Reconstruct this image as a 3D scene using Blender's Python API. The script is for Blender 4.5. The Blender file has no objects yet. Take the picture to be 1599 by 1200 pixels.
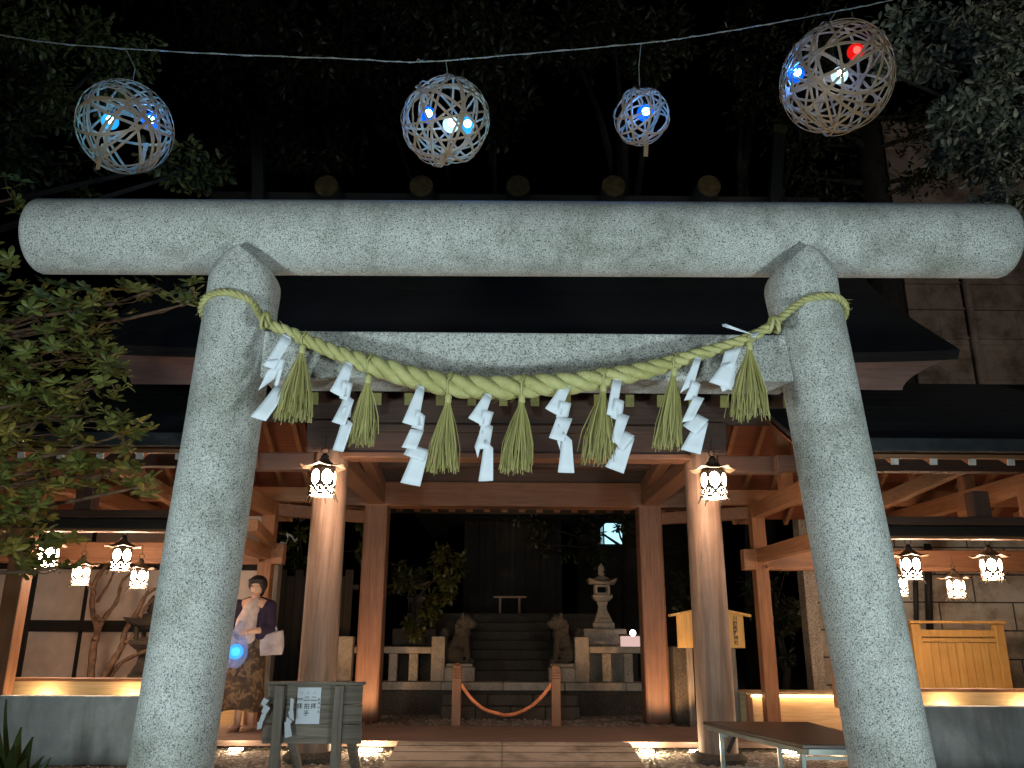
import bpy, bmesh, math, random
from mathutils import Vector, Matrix, noise
random.seed(7)
S = bpy.context.scene
COL = S.collection
R = math.radians
# ------------------------------------------------------------------ camera
F = 1270.0
H = 1.23
PITCH = math.atan(378/F); YAW = math.atan(11.5/F); ROLL = R(0.3)
CR = Matrix.Rotation(-YAW, 3, 'Z') @ Matrix.Rotation(math.pi/2+PITCH, 3, 'X') @ Matrix.Rotation(ROLL, 3, 'Z')
CAM = Vector((0, 0, H))
cam_d = bpy.data.cameras.new('camera'); cam = bpy.data.objects.new('camera', cam_d); COL.objects.link(cam)
cam.location = CAM; cam.rotation_euler = CR.to_euler()
cam_d.sensor_width = 36; cam_d.lens = F/1599*36; cam_d.clip_end = 500; cam_d.clip_start = 0.05
S.camera = cam
def P(px, py, Y):
    """measured point of the photograph at distance Y"""
    d = CR @ Vector(((px-799.5)/F, -(py-600)/F, -1.0))
    return CAM + d*(Y/d.y)
def PX(px, py, Y):
    """metres covered by one photo pixel there"""
    d = CR @ Vector(((px-799.5)/F, -(py-600)/F, -1.0))
    return (Y/d.y)/F
# ------------------------------------------------------------------ helpers
class MB:
    def __init__(s): s.v = []; s.f = []; s.uv = {}
    def add(s, vs, fs):
        o = len(s.v); s.v += [Vector(v) for v in vs]; s.f += [tuple(i+o for i in f) for f in fs]; return s
    def box(s, lo, hi):
        x0, y0, z0 = lo; x1, y1, z1 = hi
        return s.add([(x0,y0,z0),(x1,y0,z0),(x1,y1,z0),(x0,y1,z0),(x0,y0,z1),(x1,y0,z1),(x1,y1,z1),(x0,y1,z1)],
                     [(0,3,2,1),(4,5,6,7),(0,1,5,4),(1,2,6,5),(2,3,7,6),(3,0,4,7)])
    def beam(s, a, b, w, h, up=(0,0,1)):
        a = Vector(a); b = Vector(b); d = (b-a).normalized(); u = Vector(up)
        x = d.cross(u)
        if x.length < 1e-4: x = d.cross(Vector((0,1,0)))
        x.normalize(); y = x.cross(d)
        vs = []
        for p in (a, b):
            for sx, sy in ((-1,-1),(1,-1),(1,1),(-1,1)): vs.append(p+x*sx*w/2+y*sy*h/2)
        return s.add(vs, [(0,1,2,3),(7,6,5,4),(0,4,5,1),(1,5,6,2),(2,6,7,3),(3,7,4,0)])
    def tube(s, pts, rad, n=10, cap=True, uvlen=False):
        pts = [Vector(p) for p in pts]
        if not hasattr(rad, '__len__'): rad = [rad]*len(pts)
        o = len(s.v); N = None
        for i, p in enumerate(pts):
            t = (pts[min(i+1, len(pts)-1)]-pts[max(i-1, 0)]).normalized()
            if N is None:
                N = t.cross(Vector((0.13, 0.2, 1))) if abs(t.z) < .9 else t.cross(Vector((1, .1, 0)))
            N = (N - t*N.dot(t)).normalized(); B = t.cross(N)
            for k in range(n):
                a = 2*math.pi*k/n; s.v.append(p+(N*math.cos(a)+B*math.sin(a))*rad[i])
        L = 0
        for i in range(len(pts)-1):
            l2 = L+(pts[i+1]-pts[i]).length
            for k in range(n):
                k2 = (k+1) % n; f = (o+i*n+k, o+i*n+k2, o+(i+1)*n+k2, o+(i+1)*n+k); s.f.append(f)
                if uvlen: s.uv[len(s.f)-1] = [(L, k/n), (L, (k+1)/n), (l2, (k+1)/n), (l2, k/n)]
            L = l2
        if cap:
            s.f.append(tuple(o+k for k in range(n-1, -1, -1))); e = o+(len(pts)-1)*n
            s.f.append(tuple(e+k for k in range(n)))
        return s
    def lathe(s, c, prof, n=16, axis=None, phase=0.0):
        """prof: (radius, height) from bottom to top round the vertical axis through c"""
        c = Vector(c); o = len(s.v); M = axis or Matrix.Identity(3)
        for r, z in prof:
            for k in range(n):
                a = 2*math.pi*k/n+phase; s.v.append(c+M@Vector((r*math.cos(a), r*math.sin(a), z)))
        for i in range(len(prof)-1):
            for k in range(n):
                k2 = (k+1) % n; s.f.append((o+i*n+k, o+i*n+k2, o+(i+1)*n+k2, o+(i+1)*n+k))
        s.f.append(tuple(o+k for k in range(n-1, -1, -1))); e = o+(len(prof)-1)*n
        s.f.append(tuple(e+k for k in range(n)))
        return s
    def prism(s, poly, vec):
        """poly: planar list of points, extruded by vec"""
        n = len(poly); poly = [Vector(p) for p in poly]; vec = Vector(vec)
        fs = [tuple(range(n-1, -1, -1)), tuple(range(n, 2*n))]
        fs += [(i, (i+1) % n, (i+1) % n+n, i+n) for i in range(n)]
        return s.add(poly+[p+vec for p in poly], fs)
    def ball(s, c, r, seg=14, M=None):
        c = Vector(c); rr = Vector((r, r, r)) if not hasattr(r, '__len__') else Vector(r)
        M = M or Matrix.Identity(3); vs = []; fs = []; h = seg//2
        for i in range(1, h):
            th = math.pi*i/h
            for k in range(seg):
                a = 2*math.pi*k/seg
                vs.append(c+M@Vector((rr.x*math.sin(th)*math.cos(a), rr.y*math.sin(th)*math.sin(a), rr.z*math.cos(th))))
        vs.append(c+M@Vector((0,0,rr.z))); vs.append(c+M@Vector((0,0,-rr.z))); T = len(vs)-2
        for i in range(h-2):
            for k in range(seg):
                k2 = (k+1) % seg; fs.append((i*seg+k, (i+1)*seg+k, (i+1)*seg+k2, i*seg+k2))
        for k in range(seg):
            k2 = (k+1) % seg; fs.append((T, k, k2)); fs.append((T+1, (h-2)*seg+k2, (h-2)*seg+k))
        return s.add(vs, fs)
    def cone(s, a, b, ra, rb, n=12):
        """capsule-like limb with rounded ends"""
        a = Vector(a); b = Vector(b); d = (b-a).normalized()
        s.tube([a-d*ra*.7, a-d*ra*.35, a, b, b+d*rb*.35, b+d*rb*.7], [ra*.5, ra*.87, ra, rb, rb*.87, rb*.5], n)
        return s
def tag(o, label=None, cat=None, group=None, kind=None):
    if label: o['label'] = label
    if cat: o['category'] = cat
    if group: o['group'] = group
    if kind: o['kind'] = kind
    return o
def thing(name, label, cat, loc=(0,0,0), group=None):
    o = bpy.data.objects.new(name, None); COL.objects.link(o); o.location = loc; o.empty_display_size = .1
    return tag(o, label, cat, group)
def rootloc(o):
    v = Vector((0,0,0))
    while o: v += o.location; o = o.parent
    return v
def obj(name, mb, m, parent=None, loc=None, smooth=False, bevel=0, solid=0, local=False, mods=()):
    """one mesh object; vertices are given in world metres unless local"""
    if loc is None: loc = Vector((0,0,0))
    off = Vector((0,0,0)) if local else (rootloc(parent) if parent else Vector(loc))
    me = bpy.data.meshes.new(name); me.from_pydata([v-off for v in mb.v], [], mb.f); me.update()
    if mb.uv:
        uv = me.uv_layers.new(name='UVMap')
        for pi, cs in mb.uv.items():
            for li, c in zip(me.polygons[pi].loop_indices, cs): uv.data[li].uv = c
    o = bpy.data.objects.new(name, me); COL.objects.link(o)
    if parent: o.parent = parent
    else: o.location = loc
    me.materials.append(m)
    if smooth:
        me.polygons.foreach_set('use_smooth', [True]*len(me.polygons))
        if smooth == 'auto':
            md = o.modifiers.new('edges', 'EDGE_SPLIT'); md.split_angle = R(38)
    if solid: md = o.modifiers.new('solid', 'SOLIDIFY'); md.thickness = solid; md.offset = 0
    if bevel:
        md = o.modifiers.new('bevel', 'BEVEL'); md.width = bevel; md.segments = 2; md.limit_method = 'ANGLE'; md.angle_limit = R(40)
    for t, kw in mods:
        md = o.modifiers.new(t.lower(), t)
        for k, v in kw.items(): setattr(md, k, v)
    return o
def kids(o): return [c for c in list(bpy.data.objects) if c.parent is o]
def dup(o, loc, label=None, rz=None, sc=None):
    def cp(a, par):
        b = a.copy(); COL.objects.link(b); b.parent = par
        for k in TREE.get(a.name, []): cp(k, b)
        return b
    r = cp(o, None); r.location = loc
    if label: r['label'] = label
    if rz is not None: r.rotation_euler = (0,0,rz)
    if sc: r.scale = (sc,)*3
    return r
TREE = {}
def index_tree(o):
    TREE[o.name] = kids(o)
    for k in TREE[o.name]: index_tree(k)
# ------------------------------------------------------------------ materials
def newmat(name, rough=.7, metal=0):
    m = bpy.data.materials.new(name); m.use_nodes = True; nt = m.node_tree
    b = nt.nodes['Principled BSDF']; b.inputs['Roughness'].default_value = rough; b.inputs['Metallic'].default_value = metal
    return m, nt, b
def N(nt, t, **kw):
    n = nt.nodes.new('ShaderNode'+t)
    for k, v in kw.items():
        if k in n.inputs.keys(): n.inputs[k].default_value = v
        else: setattr(n, k, v)
    return n
def ramp(nt, src, stops):
    r = nt.nodes.new('ShaderNodeValToRGB'); e = r.color_ramp.elements
    while len(e) < len(stops): e.new(.5)
    for i, (p, c) in enumerate(stops):
        e[i].position = p; e[i].color = (*c, 1) if hasattr(c, '__len__') else (c, c, c, 1)
    nt.links.new(src, r.inputs[0]); return r.outputs[0]
def coords(nt, scale=(1,1,1), kind='Object', rot=(0,0,0)):
    tc = N(nt, 'TexCoord'); mp = N(nt, 'Mapping'); mp.inputs['Scale'].default_value = scale; mp.inputs['Rotation'].default_value = rot
    nt.links.new(tc.outputs[kind], mp.inputs[0]); return mp.outputs[0]
def tex(nt, co, scale, detail=4, rough=.6, dist=0.0):
    n = N(nt, 'TexNoise', Scale=scale, Detail=detail, Roughness=rough, Distortion=dist); nt.links.new(co, n.inputs['Vector']); return n.outputs[0]
def mix(nt, a, b, f, mode='MIX'):
    n = nt.nodes.new('ShaderNodeMix'); n.data_type = 'RGBA'; n.blend_type = mode
    for i, s in ((6, a), (7, b)):
        if isinstance(s, (tuple, list)): n.inputs[i].default_value = (*s, 1)
        else: nt.links.new(s, n.inputs[i])
    if isinstance(f, (int, float)): n.inputs[0].default_value = f
    else: nt.links.new(f, n.inputs[0])
    return n.outputs[2]
def bump(nt, b, h, strength=.4, dist=.01):
    n = N(nt, 'Bump', Strength=strength, Distance=dist); nt.links.new(h, n.inputs['Height']); nt.links.new(n.outputs[0], b.inputs['Normal'])
def granite(name, base, dark, spec=95, stain=.5):
    m, nt, b = newmat(name, .85); co = coords(nt)
    s1 = tex(nt, co, spec, 2, .7); s2 = tex(nt, co, spec*2.3, 2, .7); s3 = tex(nt, co, 2.2, 5, .65); s4 = tex(nt, co, 11, 4, .6)
    c = ramp(nt, s1, [(.36, dark), (.43, tuple(x*.72 for x in base)), (.55, base), (.68, tuple(min(1, x*1.28) for x in base))])
    c = mix(nt, c, ramp(nt, s2, [(.36, .35), (.47, 1.0)]), .75, 'MULTIPLY')
    c = mix(nt, c, ramp(nt, s3, [(.33, (.42,.42,.36)), (.52, (1,1,1))]), stain, 'MULTIPLY')
    c = mix(nt, c, ramp(nt, s4, [(.3, .75), (.55, 1.0)]), .5, 'MULTIPLY')
    s5 = tex(nt, coords(nt, (5,5,.9)), 1.0, 6, .7, .4); c = mix(nt, c, ramp(nt, s5, [(.38, (.50,.50,.45)), (.50, (1,1,1)), (.68, (1.0,1.0,.97))]), .32, 'MULTIPLY')
    vo = N(nt, 'TexVoronoi', Scale=9.0); nt.links.new(co, vo.inputs['Vector']); c = mix(nt, c, ramp(nt, vo.outputs['Distance'], [(.035, .45), (.075, 1.0)]), .5, 'MULTIPLY')
    nt.links.new(c, b.inputs['Base Color']); bump(nt, b, s1, .5, .004); return m
def wood(name, c1, c2, axis='z', rough=.55, fine=1.0, wear=.3):
    m, nt, b = newmat(name, rough); sc = {'x': (1.2, 22, 22), 'y': (22, 1.2, 22), 'z': (22, 22, 1.2)}[axis]
    co = coords(nt, tuple(x*fine for x in sc)); g = tex(nt, co, 1.3, 5, .65, 1.2); k = tex(nt, coords(nt), 2.5, 4)
    c = mix(nt, c1, c2, ramp(nt, g, [(.35, 0), (.65, 1)]))
    c = mix(nt, c, ramp(nt, k, [(.3, .55), (.6, 1.0)]), wear, 'MULTIPLY')
    nt.links.new(c, b.inputs['Base Color']); bump(nt, b, g, .35, .004); return m
def plain(name, c, rough=.6, metal=0, var=.25, scale=8, bmp=.2):
    m, nt, b = newmat(name, rough, metal); k = tex(nt, coords(nt), scale, 5)
    c2 = mix(nt, tuple(x*(1-var) for x in c), tuple(min(1, x*(1+var)) for x in c), ramp(nt, k, [(.35, 0), (.65, 1)]))
    nt.links.new(c2, b.inputs['Base Color']); 
    if bmp: bump(nt, b, k, bmp, .004)
    return m
def leafmat(name, c1, c2, trans=.25):
    m, nt, b = newmat(name, .45); g = N(nt, 'NewGeometry')
    c = mix(nt, c1, c2, g.outputs['Random Per Island']); nt.links.new(c, b.inputs['Base Color'])
    t = N(nt, 'BsdfTranslucent'); nt.links.new(c, t.inputs[0]); x = N(nt, 'MixShader'); x.inputs[0].default_value = trans
    nt.links.new(b.outputs[0], x.inputs[1]); nt.links.new(t.outputs[0], x.inputs[2]); nt.links.new(x.outputs[0], nt.nodes['Material Output'].inputs[0]); return m
def glow(name, c, s):
    m = bpy.data.materials.new(name); m.use_nodes = True; nt = m.node_tree; nt.nodes.clear()
    e = N(nt, 'Emission', Strength=s); e.inputs[0].default_value = (*c, 1); o = N(nt, 'OutputMaterial'); nt.links.new(e.outputs[0], o.inputs[0]); return m
def globe(name, c, s, tr=.45):
    """coloured see-through plastic shell that glows"""
    m = bpy.data.materials.new(name); m.use_nodes = True; nt = m.node_tree; nt.nodes.clear()
    e = N(nt, 'Emission', Strength=s); e.inputs[0].default_value = (*c, 1); t = N(nt, 'BsdfTransparent'); x = N(nt, 'MixShader'); x.inputs[0].default_value = 1-tr
    o = N(nt, 'OutputMaterial'); nt.links.new(t.outputs[0], x.inputs[1]); nt.links.new(e.outputs[0], x.inputs[2]); nt.links.new(x.outputs[0], o.inputs[0]); return m
M = {}
M['granite'] = granite('torii granite', (.49,.505,.495), (.07,.076,.078), 132, .65)
M['granite_old'] = granite('old fence granite', (.46,.40,.335), (.16,.135,.11), 110, .8)
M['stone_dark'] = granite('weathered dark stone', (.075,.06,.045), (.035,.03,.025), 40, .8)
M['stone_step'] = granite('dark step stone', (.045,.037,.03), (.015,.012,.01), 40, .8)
for ax in 'xyz':
    M['wood_'+ax] = wood('brown temple timber '+ax, (.14,.064,.037), (.23,.11,.064), ax)
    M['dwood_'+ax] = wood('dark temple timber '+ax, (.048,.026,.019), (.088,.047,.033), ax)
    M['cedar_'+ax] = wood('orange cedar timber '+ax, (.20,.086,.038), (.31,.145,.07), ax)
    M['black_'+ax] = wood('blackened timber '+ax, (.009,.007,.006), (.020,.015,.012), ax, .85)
    M['grey_'+ax] = wood('weathered grey timber '+ax, (.125,.105,.085), (.26,.22,.18), ax, .8)
M['column'] = wood('greyed round column timber', (.17,.105,.072), (.34,.215,.15), 'z', .6, .5, .5)
M['ceilboard'] = wood('orange roof board', (.135,.036,.014), (.20,.06,.024), 'x', .6)
M['ceildark'] = wood('brown roof board', (.07,.03,.019), (.12,.052,.031), 'x', .6)
M['shingle'] = None
def layered(name, c1, c2, step):
    m, nt, b = newmat(name, .9); co = coords(nt)
    w = N(nt, 'TexWave', wave_type='BANDS', bands_direction='Z', Scale=step, Distortion=1.2, Detail=3); nt.links.new(co, w.inputs[0])
    n = tex(nt, co, 6, 5); c = mix(nt, c1, c2, w.outputs[0]); c = mix(nt, c, ramp(nt, n, [(.3, .5), (.65, 1.0)]), .8, 'MULTIPLY')
    nt.links.new(c, b.inputs['Base Color']); bump(nt, b, w.outputs[0], .35, .008); return m
M['shingle'] = layered('dark layered bark roofing', (.016,.013,.012), (.022,.019,.017), 9)
M['eavecut'] = wood('cut bark eave edge', (.26,.14,.115), (.36,.21,.18), 'x', .85)
M['wingroof'] = layered('dark sheet roofing', (.011,.011,.012), (.015,.015,.016), 3)
M['fasciametal'] = plain('grey gutter metal', (.045,.05,.055), .45, .3)
M['yellow'] = plain('yellow painted rafter end', (.25,.235,.06), .6)
M['white'] = plain('white painted rafter end', (.62,.60,.56), .6)
M['paper'] = plain('white paper', (.60,.65,.73), .7, 0, .03, 5, .05)
M['ink'] = plain('black ink', (.03,.03,.035), .6)
M['redink'] = plain('faint red ink', (.45,.2,.18), .6)
M['gold'] = plain('dull brass cap', (.09,.058,.018), .6, .3, .5, 12)
M['iron'] = plain('dark bronze', (.05,.042,.035), .45, .7, .3, 30)
M['bronze_in'] = plain('bronze lantern sheet', (.13,.09,.06), .5, .4, .2, 30)
M['steel'] = plain('painted grey steel leg', (.26,.28,.26), .4, .4)
M['tabletop'] = wood('dark worn tabletop', (.045,.028,.02), (.09,.055,.04), 'x', .35)
M['bamboo'] = wood('split bamboo strip', (.28,.18,.095), (.44,.30,.17), 'x', .5, .3, .4)
_nt = M['bamboo'].node_tree; _t = N(_nt, 'BsdfTranslucent'); _t.inputs[0].default_value = (.55,.48,.40,1); _x = N(_nt, 'MixShader'); _x.inputs[0].default_value = .24
_nt.links.new(_nt.nodes['Principled BSDF'].outputs[0], _x.inputs[1]); _nt.links.new(_t.outputs[0], _x.inputs[2]); _nt.links.new(_x.outputs[0], _nt.nodes['Material Output'].inputs[0])
M['kiosk'] = wood('yellow cedar board', (.55,.30,.08), (.70,.42,.13), 'z', .55)
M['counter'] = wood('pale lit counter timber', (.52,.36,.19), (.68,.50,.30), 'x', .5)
M['plaster'] = plain('pinkish plaster', (.62,.50,.42), .9, 0, .15, 2.5)
M['cord'] = plain('white twine', (.20,.21,.19), .8)
M['redrope'] = plain('orange red barrier rope', (.80,.27,.12), .6)
M['skin'] = plain('skin', (.55,.34,.25), .55, 0, .05)
M['hair'] = plain('black hair', (.015,.012,.012), .5)
M['bark'] = plain('bark', (.16,.095,.06), .9, 0, .4, 14, .8)
M['barkdark'] = plain('dark bark', (.022,.018,.015), .9, 0, .4, 14, .8)
M['rubber'] = plain('dark housing', (.02,.02,.02), .6)
M['leaf_near'] = leafmat('glossy shrub leaf', (.085,.11,.025), (.23,.26,.07))
M['leaf_warm'] = leafmat('yellowing leaf', (.17,.15,.03), (.34,.27,.06))
M['leaf_far'] = leafmat('dark evergreen leaf', (.018,.022,.010), (.065,.068,.032))
M['leaf_pale'] = leafmat('silvery evergreen leaf', (.10,.12,.085), (.36,.38,.29))
M['leaf_mid'] = leafmat('olive evergreen leaf', (.045,.06,.02), (.13,.15,.05))
M['leaf_bush'] = leafmat('dull yellow green leaf', (.035,.045,.012), (.09,.09,.022))
M['leaf_blade'] = leafmat('broad blade leaf', (.03,.06,.02), (.07,.11,.035))
def straw():
    m, nt, b = newmat('green rice straw', .6); co = coords(nt, (1,1,1)); k = tex(nt, co, 9, 4)
    tc = N(nt, 'TexCoord'); w = N(nt, 'TexWave', wave_type='BANDS', bands_direction='X', Scale=42, Distortion=.3); nt.links.new(tc.outputs['UV'], w.inputs[0])
    c = mix(nt, (.36,.35,.13), (.50,.48,.22), ramp(nt, k, [(.35, 0), (.65, 1)])); c = mix(nt, c, ramp(nt, w.outputs[0], [(0, .72), (.5, 1.0)]), .6, 'MULTIPLY')
    nt.links.new(c, b.inputs['Base Color']); bump(nt, b, w.outputs[0], .6, .004); return m
M['straw'] = straw()
M['straw_loose'] = leafmat('loose rice straw', (.26,.25,.08), (.52,.48,.21), .1)
def gravel():
    m, nt, b = newmat('gravel', .95); co = coords(nt)
    v = N(nt, 'TexVoronoi', Scale=38); nt.links.new(co, v.inputs['Vector']); n = tex(nt, co, 1.5, 4)
    c = ramp(nt, v.outputs['Color'], [(0, (.12,.10,.085)), (.5, (.24,.21,.18)), (1, (.40,.36,.32))]); c = mix(nt, c, ramp(nt, n, [(.3, .5), (.6, 1)]), .6, 'MULTIPLY')
    nt.links.new(c, b.inputs['Base Color']); bump(nt, b, v.outputs['Distance'], 1, .02); return m
M['gravel'] = gravel()
def bluewall():
    m, nt, b = newmat('blue grey rendered wall', .8); co = coords(nt); n1 = tex(nt, co, 1.4, 5, .6, .6); n2 = tex(nt, co, 14, 5)
    c = ramp(nt, n1, [(.35, (.40,.47,.49)), (.5, (.50,.58,.60)), (.56, (.60,.67,.68))]); c = mix(nt, c, ramp(nt, n2, [(.3, .8), (.7, 1.05)]), .6, 'MULTIPLY')
    n3 = tex(nt, coords(nt, (2.6,2.6,.5)), 1.3, 5, .65); c = mix(nt, c, ramp(nt, n3, [(.38, (.55,.58,.58)), (.56, (1,1,1))]), .7, 'MULTIPLY')
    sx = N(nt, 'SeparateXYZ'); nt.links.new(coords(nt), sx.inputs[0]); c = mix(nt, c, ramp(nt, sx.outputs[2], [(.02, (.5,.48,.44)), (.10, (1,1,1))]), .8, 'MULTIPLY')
    nt.links.new(c, b.inputs['Base Color']); bump(nt, b, n2, .15, .005); return m
M['bluewall'] = bluewall()
def blockwall(name, c1, c2, sx, sz, mort):
    m, nt, b = newmat(name, .9); co = coords(nt, (1,1,1), 'Object', (R(90),0,0))
    k = N(nt, 'TexBrick', Scale=1.0); k.inputs['Color1'].default_value = (*c1,1); k.inputs['Color2'].default_value = (*c2,1); k.inputs['Mortar'].default_value = (*mort,1)
    k.inputs['Brick Width'].default_value = sx; k.inputs['Row Height'].default_value = sz; k.inputs['Mortar Size'].default_value = .012
    nt.links.new(co, k.inputs[0]); n = tex(nt, coords(nt), 1.6, 6, .7); c = mix(nt, k.outputs[0], ramp(nt, n, [(.36, (.22,.18,.13)), (.56, (1,1,1))]), .8, 'MULTIPLY')
    nt.links.new(c, b.inputs['Base Color']); bump(nt, b, k.outputs[1], -.3, .01); return m
M['block'] = blockwall('beige block wall', (.68,.60,.48), (.62,.54,.43), 1.1, .40, (.10,.08,.06))
M['towerwall'] = blockwall('stained concrete wall', (.42,.32,.26), (.36,.27,.22), 1.6, .75, (.30,.23,.185))
M['ramp'] = blockwall('pale paving', (.58,.50,.41), (.52,.45,.36), 3, 3, (.36,.31,.26))
M['platform'] = wood('brown deck board', (.16,.105,.085), (.24,.16,.13), 'x', .7)
# ------------------------------------------------------------------ world + night light
w = bpy.data.worlds.new('World'); S.world = w; w.use_nodes = True; nt = w.node_tree
sk = nt.nodes.new('ShaderNodeTexSky'); sk.sky_type = 'NISHITA'; sk.sun_disc = False; sk.sun_elevation = R(-6); sk.sun_rotation = R(200)
nt.links.new(sk.outputs[0], nt.nodes['Background'].inputs[0]); nt.nodes['Background'].inputs[1].default_value = .01
def light(name, kind, loc, power, color, rad=.05, target=None, angle=None, blend=.6):
    l = bpy.data.lights.new(name, kind); l.energy = power; l.color = color
    if kind in ('POINT', 'SPOT'): l.shadow_soft_size = rad
    o = bpy.data.objects.new(name, l); COL.objects.link(o); o.location = loc
    if target is not None: o.rotation_euler = (Vector(target)-Vector(loc)).to_track_quat('-Z', 'Y').to_euler()
    if angle: l.spot_size = R(angle); l.spot_blend = blend
    return o
sun = light('faint_fill_sun', 'SUN', (0,0,20), .004, (.7,.8,1), target=(0,6,0)); sun.data.angle = R(.5)  # very weak overall fill added so dark areas stay clean
COOL = (.82,1.0,.99)
light('floodlight_left', 'SPOT', (-3.0,.3,.25), 640, COOL, .3, (-.3,4.4,2.5), 96, 1.0)
light('floodlight_right', 'SPOT', (3.3,.3,.25), 640, COOL, .3, (.7,4.4,2.5), 96, 1.0)
light('front_fill_spot', 'SPOT', (-1.0,-5.5,2.2), 780, (.86,1,.98), .3, (-.2,6,.9), 64, 1.0)  # added cool fill from behind the camera, no real fixture there
light('side_lamp', 'SPOT', (8.6,1.0,2.6), 800, (1,.94,.84), .2, (7.4,9.5,6.5), 70, 1.0)
WARM = (1.0,.62,.36)
# ------------------------------------------------------------------ ground
AX = .13   # x of the shrine's own axis
mb = MB(); mb.add([(-60,-20,0),(60,-20,0),(60,90,0),(-60,90,0)], [(0,1,2,3)])
tag(obj('ground', mb, M['gravel']), kind='structure')
mb = MB(); mb.prism([(-1.06,-6,.004),(-1.06,7.95,.004),(-1.06,8.98,.10),(-1.06,8.98,0),(-1.06,-6,0)], (2.36,0,0))
tag(obj('path', mb, M['ramp'], bevel=.004), kind='structure')
mb = MB()
for y in (8.22, 8.55, 8.80): mb.beam((-1.05,y,.0065+(y-7.95)*.0932),(1.29,y,.0065+(y-7.95)*.0932), .006, .003)
pj = obj('path_joint', mb, M['rubber']); tag(pj, kind='structure')
def pebbles():
    mb = MB()
    for i in range(5200):
        x = random.uniform(-4, 4.4); y = random.uniform(7.6, 9.25)
        if -1.1 < x < 1.34 and y < 9.1: continue
        r = random.uniform(.008, .022); a = random.uniform(0, 6.28)
        c = Vector((x, y, r*.35)); pts = []
        for k in range(5): t = a+k*1.257; pts.append(c+Vector((math.cos(t)*r*random.uniform(.8,1.3), math.sin(t)*r, 0)))
        mb.add([c+Vector((0,0,r*.6))]+pts, [(0, k+1, (k+1) % 5+1) for k in range(5)])
    for i in range(1600):
        x = random.uniform(-2.4, 3.2); y = random.uniform(11.2, 12.3); r = random.uniform(.012, .03); c = Vector((x, y, r*.3)); pts = []
        for k in range(5): t = k*1.257; pts.append(c+Vector((math.cos(t)*r*random.uniform(.8,1.3), math.sin(t)*r, 0)))
        mb.add([c+Vector((0,0,r*.7))]+pts, [(0, k+1, (k+1) % 5+1) for k in range(5)])
    tag(obj('pebbles', mb, leafmat('loose pebble', (.14,.12,.10), (.46,.42,.37), 0), smooth=True), 'loose pale gravel stones lying around the low deck', 'gravel', kind='stuff')
pebbles()
mb = MB()
for k in range(7): mb.box((-3.6, 9.02+k*.187, .045), (3.9, 9.02+k*.187+.183, .10))
mb2 = MB()
for k in range(9): mb2.box((-3.5+k*.9, 9.25, 0), (-3.4+k*.9, 10.2, .045))
t = thing('low_deck', 'low brown board deck running crosswise between the round columns and the square columns', 'deck', (0,9.6,0))
obj('deck_board', mb, M['platform'], t, bevel=.003); obj('bearer', mb2, M['rubber'], t)
# ------------------------------------------------------------------ torii
YT = 4.4
def torii():
    t = thing('torii_gate', 'grey speckled granite gate with two leaning round pillars under a thick round lintel', 'torii gate', (.1, YT, 0))
    for s, (xb, yb), (xt, yt) in ((-1, (267,1200), (391,430)), (1, (1393,1200), (1240,430))):
        a = P(xb, yb, YT); b = P(xt, yt, YT); d = (b-a)/(b.z-a.z)
        base = a-d*(a.z+.02); top = a+d*(P(800,372,YT).z-a.z)
        off = Vector((0,-.05,0)); zc_ = P(xt, 385, YT-.24).z; z0_ = zc_-.11; ax_ = top-base
        zz = [base.z+(zc_-.36-base.z)*k/20 for k in range(21)]+[zc_-.36+.19*k/10 for k in range(1,11)]+[zc_-.17+.1695*math.sin(k/16*math.pi/2) for k in range(1,17)]
        pts = [base+ax_*((z-base.z)/ax_.z)+off*min(1, max(0, (z-.5)/2)) for z in zz]
        mb = MB(); mb.tube(pts, [.200+.0015*math.sin(k*.7) for k in range(len(zz))], 48)
        for k, (z, p) in enumerate(zip(zz, pts)):
            g = min(1, max(0, (z-(zc_-.34))/.18)); q_ = math.sqrt(max(0, 1-max(0, (z-(zc_-.17))/.17)**2))
            for v in mb.v[k*48:(k+1)*48]:
                ux = min(1, abs(v.x-p.x)/.204); sy = 1 if v.y > p.y else -1; yb_ = .204*(1-ux**2.9)**(1/2.9)
                v.y = v.y*(1-g)+(p.y+sy*yb_)*g; v.x = p.x+(v.x-p.x)*q_*(1-.085*g)
        obj('pillar', mb, M['granite'], t, smooth='auto')
        mb = MB(); mb.lathe((base.x, YT, 0), [(.30,-.02),(.30,.16),(.27,.20)], 32); obj('pillar_base', mb, M['granite'], t, smooth='auto')
    l = P(60,370,YT); r = P(1568,377,YT); n = 60; pts = [l+(r-l)*k/n for k in range(n+1)]
    d = (r-l).normalized(); rad = [.222]*(n+1)
    pts = [l-d*.0, l+d*.012, l+d*.03]+pts[1:-1]+[r-d*.03, r-d*.012, r]; rad = [.200, .214, .222]+rad[1:-1]+[.222, .214, .200]
    mb = MB(); mb.tube(pts, rad, 56); o = obj('lintel', mb, M['granite'], t, smooth='auto')
    a = P(412,516,YT-.14); b = P(1236,516,YT-.14); zb = P(800,592,YT-.14).z
    mb = MB(); mb.box((a.x, YT-.14, zb), (b.x, YT+.14, a.z)); obj('tie_beam', mb, M['granite'], t, bevel=.012)
torii()
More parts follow.
